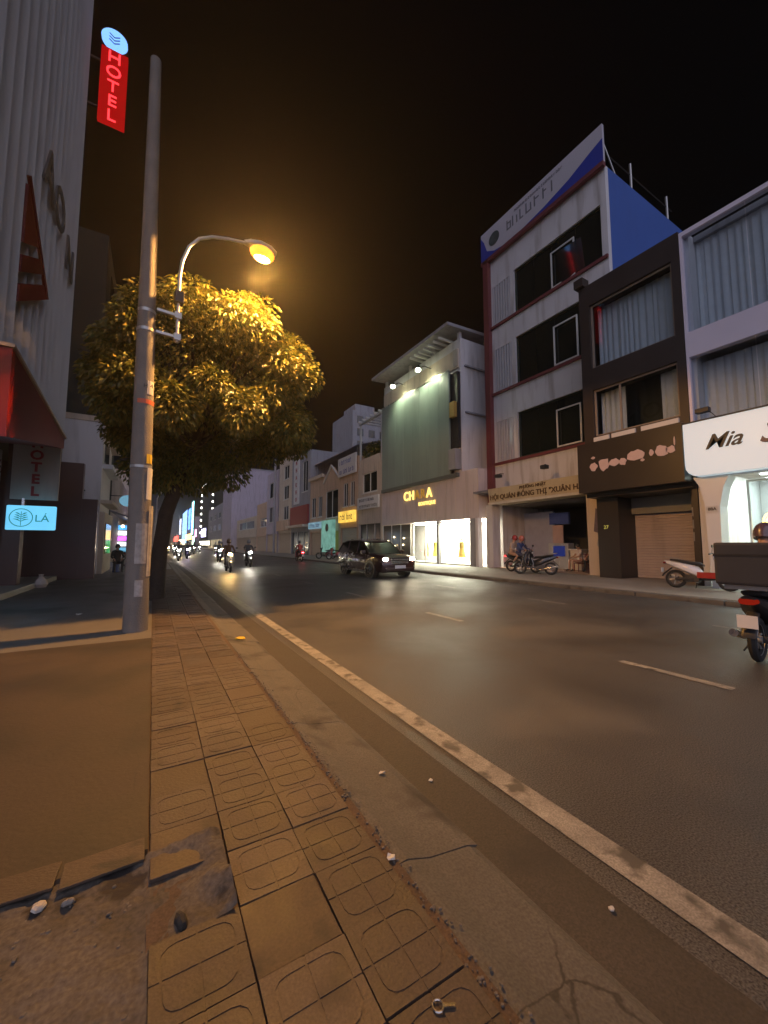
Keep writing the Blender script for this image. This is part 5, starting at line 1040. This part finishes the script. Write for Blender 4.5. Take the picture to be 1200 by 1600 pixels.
# seated people inside
for k, (p, rz_, tp_, lg, lb, sk) in enumerate((((17.7, 11.55, .135), R(150), (.60, .50, .46), (.42, .25, .18), 'seated person in pale top with crossed arms, left of the two inside', True), ((17.75, 10.85, .135), R(175), (.58, .54, .52), (.03, .03, .035), 'seated person in white top nearest the curved pillar', False))):
    person('person', lb, SIT, cl('sit%d' % k, tp_), cl('sitl%d' % k, lg), loc=p, rz=rz_, shorts=sk, short_sleeve=True)
    ctag = thing('plastic_chair', ['dark red plastic chair under the left seated person', 'dark red plastic chair nearest the curved pillar'][k], 'chair', p, rz_, group='chairs inside the open ground floor'); pm = mat('red_plastic', (.16, .02, .025), .4)
    MB().box(-.26, .16, -.21, .21, .37, .405).build('seat', pm, ctag, bevel=.01); MB().box(-.30, -.262, -.20, .20, .55, .86).build('backrest', pm, ctag, bevel=.01)
    for sx in (-.24, .13):
        for sy in (-.19, .19): MB().tube([(sx, sy, 0), (sx, sy, .369)], .018, 6).build('leg', pm, ctag)
    for sy in (-.19, .19): MB().tube([(-.265, sy, .38), (-.28, sy, .56)], .014, 6).build('back_post', pm, ctag)
# delivery bike passing on the right
dx, dy, da = 7.12, 1.96, R(4)
motorbike('delivery_motorbike', 'dark delivery motorbike with big grey box leaving the right edge', (dx, dy, 0.0), da, pb, pg, tail=emit('tail_dim', (1, .05, .02), .22), box=mat('box_grey', (.030, .033, .042), .6, .15, 4))
person('person', 'helmeted delivery rider in dark jacket at the right edge', RIDE, cl('jacket', (.05, .035, .04)), cl('darkjean', (.03, .03, .04)), loc=(dx + .12 * math.cos(da), dy + .12 * math.sin(da), 0), rz=da, helmet=(.09, .06, .08))
# oncoming riders
b1 = motorbike('oncoming_motorbike', 'oncoming motorbike with warm amber headlight, nearest in the left lane', (3.45, 22.0, 0), R(-90), pg, head=hl_o)
person('person', 'rider in brown jacket on the nearest oncoming motorbike', RIDE, cl('brownj', (.18, .09, .04)), cl('dk', (.03, .03, .03)), loc=(3.45, 22.0, 0), rz=R(-90), helmet=(.20, .10, .05))
b2 = motorbike('oncoming_motorbike', 'second oncoming motorbike with white headlight, right of the amber one', (5.35, 26.4, 0), R(-90), pb, head=hl_w)
r2 = person('person', 'rider in grey on the second oncoming motorbike', RIDE, cl('greyj', (.12, .12, .13)), MATS['cloth_dk'], loc=(5.35, 26.4, 0), rz=R(-90), helmet=(.30, .30, .32))
hl_p = emit('headlight_violet', (.45, .25, 1.0), 160)
for k, (x, y, lb, hm) in enumerate(((4.6, 34, 'third oncoming motorbike, just behind the first two', hl_w), (2.9, 43, 'oncoming motorbike with violet headlight', hl_p), (6.6, 47, 'oncoming motorbike in the middle lane far back', hl_o), (2.3, 56, 'far oncoming motorbike close to the left kerb', hl_w), (5.0, 62, 'far oncoming motorbike in the middle of the road', hl_o), (3.4, 74, 'very far oncoming motorbike left of centre', hl_w), (7.2, 78, 'very far oncoming motorbike right of centre', hl_w), (2.2, 92, 'farthest oncoming motorbike near the left kerb', hl_o), (5.6, 100, 'farthest oncoming motorbike in the middle', hl_w), (1.9, 38, 'oncoming motorbike hugging the left kerb behind the amber one', hl_w), (2.6, 50, 'oncoming motorbike left of the violet one', hl_o), (3.9, 54, 'oncoming motorbike between the violet and the middle one', hl_w), (2.0, 68, 'faint oncoming motorbike beside the left edge line', hl_o), (4.2, 86, 'faint oncoming motorbike far in the left lane', hl_o), (7.6, 60, 'far oncoming motorbike near the second lane line', hl_w), (3.0, 120, 'oncoming motorbike at the vanishing end of the left lane', hl_w), (4.9, 130, 'oncoming motorbike at the vanishing end of the middle lane', hl_o))):
    m_ = dup(b2); m_.location = (x, y, 0); m_['label'] = lb; m_['group'] = 'oncoming motorbikes down the street'
    for ch_ in m_.children:
        if ch_.name.startswith('headlight') and 'shell' not in ch_.name and hm is not hl_w: ch_.data = ch_.data.copy(); ch_.data.materials[0] = hm
    q = dup(r2); q.location = (x, y, 0); q['label'] = 'rider on the ' + lb.split(',')[0]; q['group'] = 'oncoming riders down the street'
# bikes on the far side
motorbike('red_lit_motorbike', 'motorbike with bright red tail light riding away by the far kerb', (10.6, 32.0, 0), R(90), pr_, tail=emit('tail_bright', (1, .05, .06), 30))
person('person', 'rider in red jacket on the motorbike with bright red tail light', RIDE, cl('redj', (.30, .03, .03)), MATS['cloth_dk'], loc=(10.6, 32.0, 0), rz=R(90), helmet=(.06, .05, .05))
for k, (x, y, a) in enumerate(((13.6, 33.5, 160), (13.8, 31.6, 170), (13.6, 23.0, 185))):
    motorbike('parked_motorbike', ['parked motorbike by the teal panel, the farther of the pair', 'parked motorbike by the teal panel, the nearer of the pair', 'dark motorbike parked before the lit shop window'][k], (x, y, .12), R(a), [pb, pr_, pb][k], lean=R(5), group='motorbikes parked on the far footway')
motorbike('parked_motorbike', 'motorbike parked on the left footway before the bright shop', (-1.25, 29.0, .117), R(70), pb, lean=R(5), group='motorbikes parked by the bright shop')
motorbike('parked_motorbike', 'second motorbike parked deeper under the tin awning', (-1.0, 32.0, .117), R(80), paint('bike_green', (.03, .2, .08)), lean=R(5), group='motorbikes parked by the bright shop')
person('person', 'person in dark clothes sitting low outside the pale narrow house', SIT, cl('blk', (.02, .02, .02)), MATS['cloth_dk'], loc=(-1.45, 22.6, .10), rz=R(-80)); o = MB().tube([(0, 0, 0), (0, 0, .36), (0, 0, .39)], [.15, .13, .17], 10).build('low_stool', mat('blue_plastic', (.03, .06, .2), .4)); o.location = (-1.48, 22.65, .117); tag(o, 'low plastic stool under the person outside the pale house', 'stool')

# ------------------------------------------------------------------ the dark SUV
def suv():
    t = thing('dark_suv', 'dark maroon SUV with white swirl graphics and headlights on', 'car', (9.0, 16.25, 0), R(-90))
    m, n, l = _new('suv_paint'); p = n['Principled BSDF']; p.inputs['Roughness'].default_value = .25; p.inputs['Coat Weight'].default_value = 1.0
    tc = n.new('ShaderNodeTexCoord'); sx = n.new('ShaderNodeSeparateXYZ'); l.new(tc.outputs['Object'], sx.inputs[0])
    nz = n.new('ShaderNodeTexNoise'); nz.inputs['Scale'].default_value = 3.2; nz.inputs['Detail'].default_value = 3; nz.inputs['Distortion'].default_value = 1.6; l.new(tc.outputs['Object'], nz.inputs['Vector'])
    ad = n.new('ShaderNodeMapRange'); ad.inputs[1].default_value = 1.2; ad.inputs[2].default_value = -1.6; ad.inputs[3].default_value = -.22; ad.inputs[4].default_value = .08; l.new(sx.outputs[0], ad.inputs[0])
    sm = n.new('ShaderNodeMath'); l.new(nz.outputs[0], sm.inputs[0]); l.new(ad.outputs[0], sm.inputs[1])
    rp = n.new('ShaderNodeValToRGB'); rp.color_ramp.interpolation = 'CONSTANT'; rp.color_ramp.elements[0].color = (.045, .014, .014, 1); rp.color_ramp.elements[1].position = .54; rp.color_ramp.elements[1].color = (.62, .60, .58, 1)
    l.new(sm.outputs[0], rp.inputs[0]); l.new(rp.outputs[0], p.inputs['Base Color'])
    plain = paint('suv_dark', (.040, .014, .014), 1.0)
    def rg(x, w, zb, zt, k=.86, zm=None):
        zm = zm or (zb + .42 * (zt - zb)); P = [(w * .80, zb), (w * .96, zb + .06), (w, zm), (w * .99, zt - .10), (w * k, zt - .01), (w * .45, zt + .02)]
        return [(x, y, z) for y, z in P] + [(x, -y, z) for y, z in reversed(P)]
    body = MB().loft([rg(2.28, .70, .36, .74), rg(2.22, .82, .30, .92), rg(2.05, .89, .26, 1.00), rg(1.6, .92, .26, 1.06), rg(1.0, .93, .26, 1.12, .9), rg(.2, .935, .26, 1.13, .93), rg(-.8, .935, .26, 1.14, .93), rg(-1.7, .92, .28, 1.14, .93), rg(-2.15, .87, .34, 1.10, .9), rg(-2.26, .78, .42, 1.0, .9)]).build('body', m, t, smooth=True)
    prof = [(1.12, 1.10), (.30, 1.66), (-.2, 1.72), (-1.35, 1.70), (-1.85, 1.60), (-2.16, 1.12)]
    hw = lambda z: .86 - (z - 1.1) * .30
    b = MB(); top = [(x, hw(z), z) for x, z in prof]; bot = [(x, -hw(z), z) for x, z in prof]
    k = len(b.v); b.v += top + bot; nP = len(prof)
    b.face(range(nP)); b.face([nP + i for i in reversed(range(nP))])
    for i in range(nP - 1): b.face((i, i + 1, nP + i + 1, nP + i))
    b.build('glasshouse', mat('tinted_glass', (.008, .010, .010), .05, .1, 2, spec=.9), t)
    b = MB(); rp_ = [(.34, 1.655), (-.2, 1.725), (-1.35, 1.705), (-1.9, 1.59)]
    b.loft([[(x, -hw(z) + .01, z + .0), (x, -hw(z) * .6, z + .045), (x, hw(z) * .6, z + .045), (x, hw(z) - .01, z)] for x, z in rp_]).build('roof', plain, t, smooth=True)
    for s in (-1, 1):
        for (a, c) in (((1.14, 1.10), (.30, 1.665)), ((-.05, 1.13), (-.12, 1.715)), ((-1.05, 1.13), (-1.10, 1.705)), ((-2.17, 1.12), (-1.86, 1.61))):
            MB().tube([(a[0], s * (hw(a[1]) + .005), a[1]), (c[0], s * (hw(c[1]) + .004), c[1])], .032, 6).build('pillar', plain, t)
        MB().tube([(.30, s * (hw(1.66) + .0), 1.67), (-.2, s * hw(1.72), 1.73), (-1.35, s * hw(1.70), 1.71), (-1.86, s * hw(1.6), 1.61)], .025, 6).build('roof_edge', plain, t, smooth=True)
        MB().tube([(-.1, s * .52, 1.80), (-1.5, s * .52, 1.78)], .02, 6).tube([(-.1, s * .52, 1.74), (-.1, s * .52, 1.80)], .016, 5).tube([(-1.5, s * .52, 1.73), (-1.5, s * .52, 1.78)], .016, 5).build('roof_rail', M['steel'], t)
        MB().loft([[(2.21 - .28 * e, s * (.50 + .34 * e) , .80 + dz - .02 * e) for dz in (0, .14)] + [(2.17 - .28 * e, s * (.50 + .34 * e), .80 + dz) for dz in (.14, 0)] for e in (0, .35, .7, 1.0)]).build('headlight_case', M['chrome'], t)
        MB().ball((2.22, s * .66, .87), .105, 12, 8, (.7, 1.2, .75)).build('headlight', emit('car_headlight', (1.0, .86, .60), 120), t, smooth=True)
        MB().ball((2.245, s * .64, .47), .06, 10, 6, (.5, 1.3, .8)).build('fog_lamp', M['chrome'], t, smooth=True)
        MB().box(.78, .93, s * 1.0 - .10, s * 1.0 + .10, 1.10, 1.26).build('door_mirror', plain, t, bevel=.03)
        MB().tube([(1.05, s * .96, .30), (-1.0, s * .96, .30)], .045, 8).build('side_step', M['steel'], t, smooth=True)
        for x in (-.15, -1.05): MB().box(x - .1, x + .1, s * .940 - .015, s * .940 + .015, .95, .985).build('door_handle', M['chrome'], t)
        for x in (.95, -.02, -1.0): MB().box(x - .006, x + .006, s * .935 - .006, s * .935 + .006, .38, 1.08).build('door_seam', M['blackpl'], t)
        MB().box(-2.24, -2.16, s * .74 - .09, s * .74 + .09, .86, 1.06).build('tail_lamp', mat('tail_off', (.25, .015, .015), .2), t)
        for x in (1.32, -1.30):
            MB().loft([[(x + .43 * math.cos(6.2832 * k / 24), y, .40 + .43 * math.sin(6.2832 * k / 24)) for k in range(24)] for y in (s * .70, s * .942)]).build('wheel_arch', M['blackpl'], t)
            prf = [(.34, .76), (.36, .80), (.36, .93), (.33, .955), (.25, .955), (.25, .90)]
            w = MB().loft([[(x + r_ * math.cos(6.2832 * k / 28), s * y_, .36 + r_ * math.sin(6.2832 * k / 28)) for r_, y_ in prf] for k in range(29)], False).build('wheel', M['rubber'], t, smooth=True)
            b = MB(); b.loft([[(x + .255 * math.cos(6.2832 * k / 28), s * y_, .36 + .255 * math.sin(6.2832 * k / 28)) for k in range(28)] for y_ in (.88, .90)])
            b.build('rim_back', M['blackpl'], w)
            for k in range(5):
                a = 6.2832 * k / 5 + .3; MB().tube([(x + .03 * math.cos(a), s * .945, .36 + .03 * math.sin(a)), (x + .245 * math.cos(a), s * .935, .36 + .245 * math.sin(a))], [.05, .035], 6).build('spoke', M['steel'], w)
    MB().box(2.235, 2.30, -.42, .42, .66, .90).build('grille', M['blackpl'], t, bevel=.02)
    for k in range(3): MB().box(2.301, 2.315, -.42, .42, .69 + .075 * k, .715 + .075 * k).build('grille_bar', M['chrome'], t)
    MB().box(2.10, 2.33, -.72, .72, .34, .50).build('bumper', plain, t, bevel=.05); MB().box(2.331, 2.345, -.26, .26, .46, .60).build('licence_plate', M['signwhite'], t)
    return t
suv().scale = (1, 1, .94)

# ------------------------------------------------------------------ haze added for the lamp glow
m, n, l = _new('lamp_glow_haze'); n.remove(n['Principled BSDF'])
pv = n.new('ShaderNodeVolumePrincipled'); pv.inputs['Color'].default_value = (.80, .80, .82, 1); pv.inputs['Density'].default_value = 0.0012; pv.inputs['Anisotropy'].default_value = 0.72
l.new(pv.outputs[0], n['Material Output'].inputs['Volume'])
hz = MB().box(-40, 75, -40, 520, -1.1, 28.5).build('haze', m); struct(hz, 'stuff', 'thin haze added to make a glow round the street lamp')
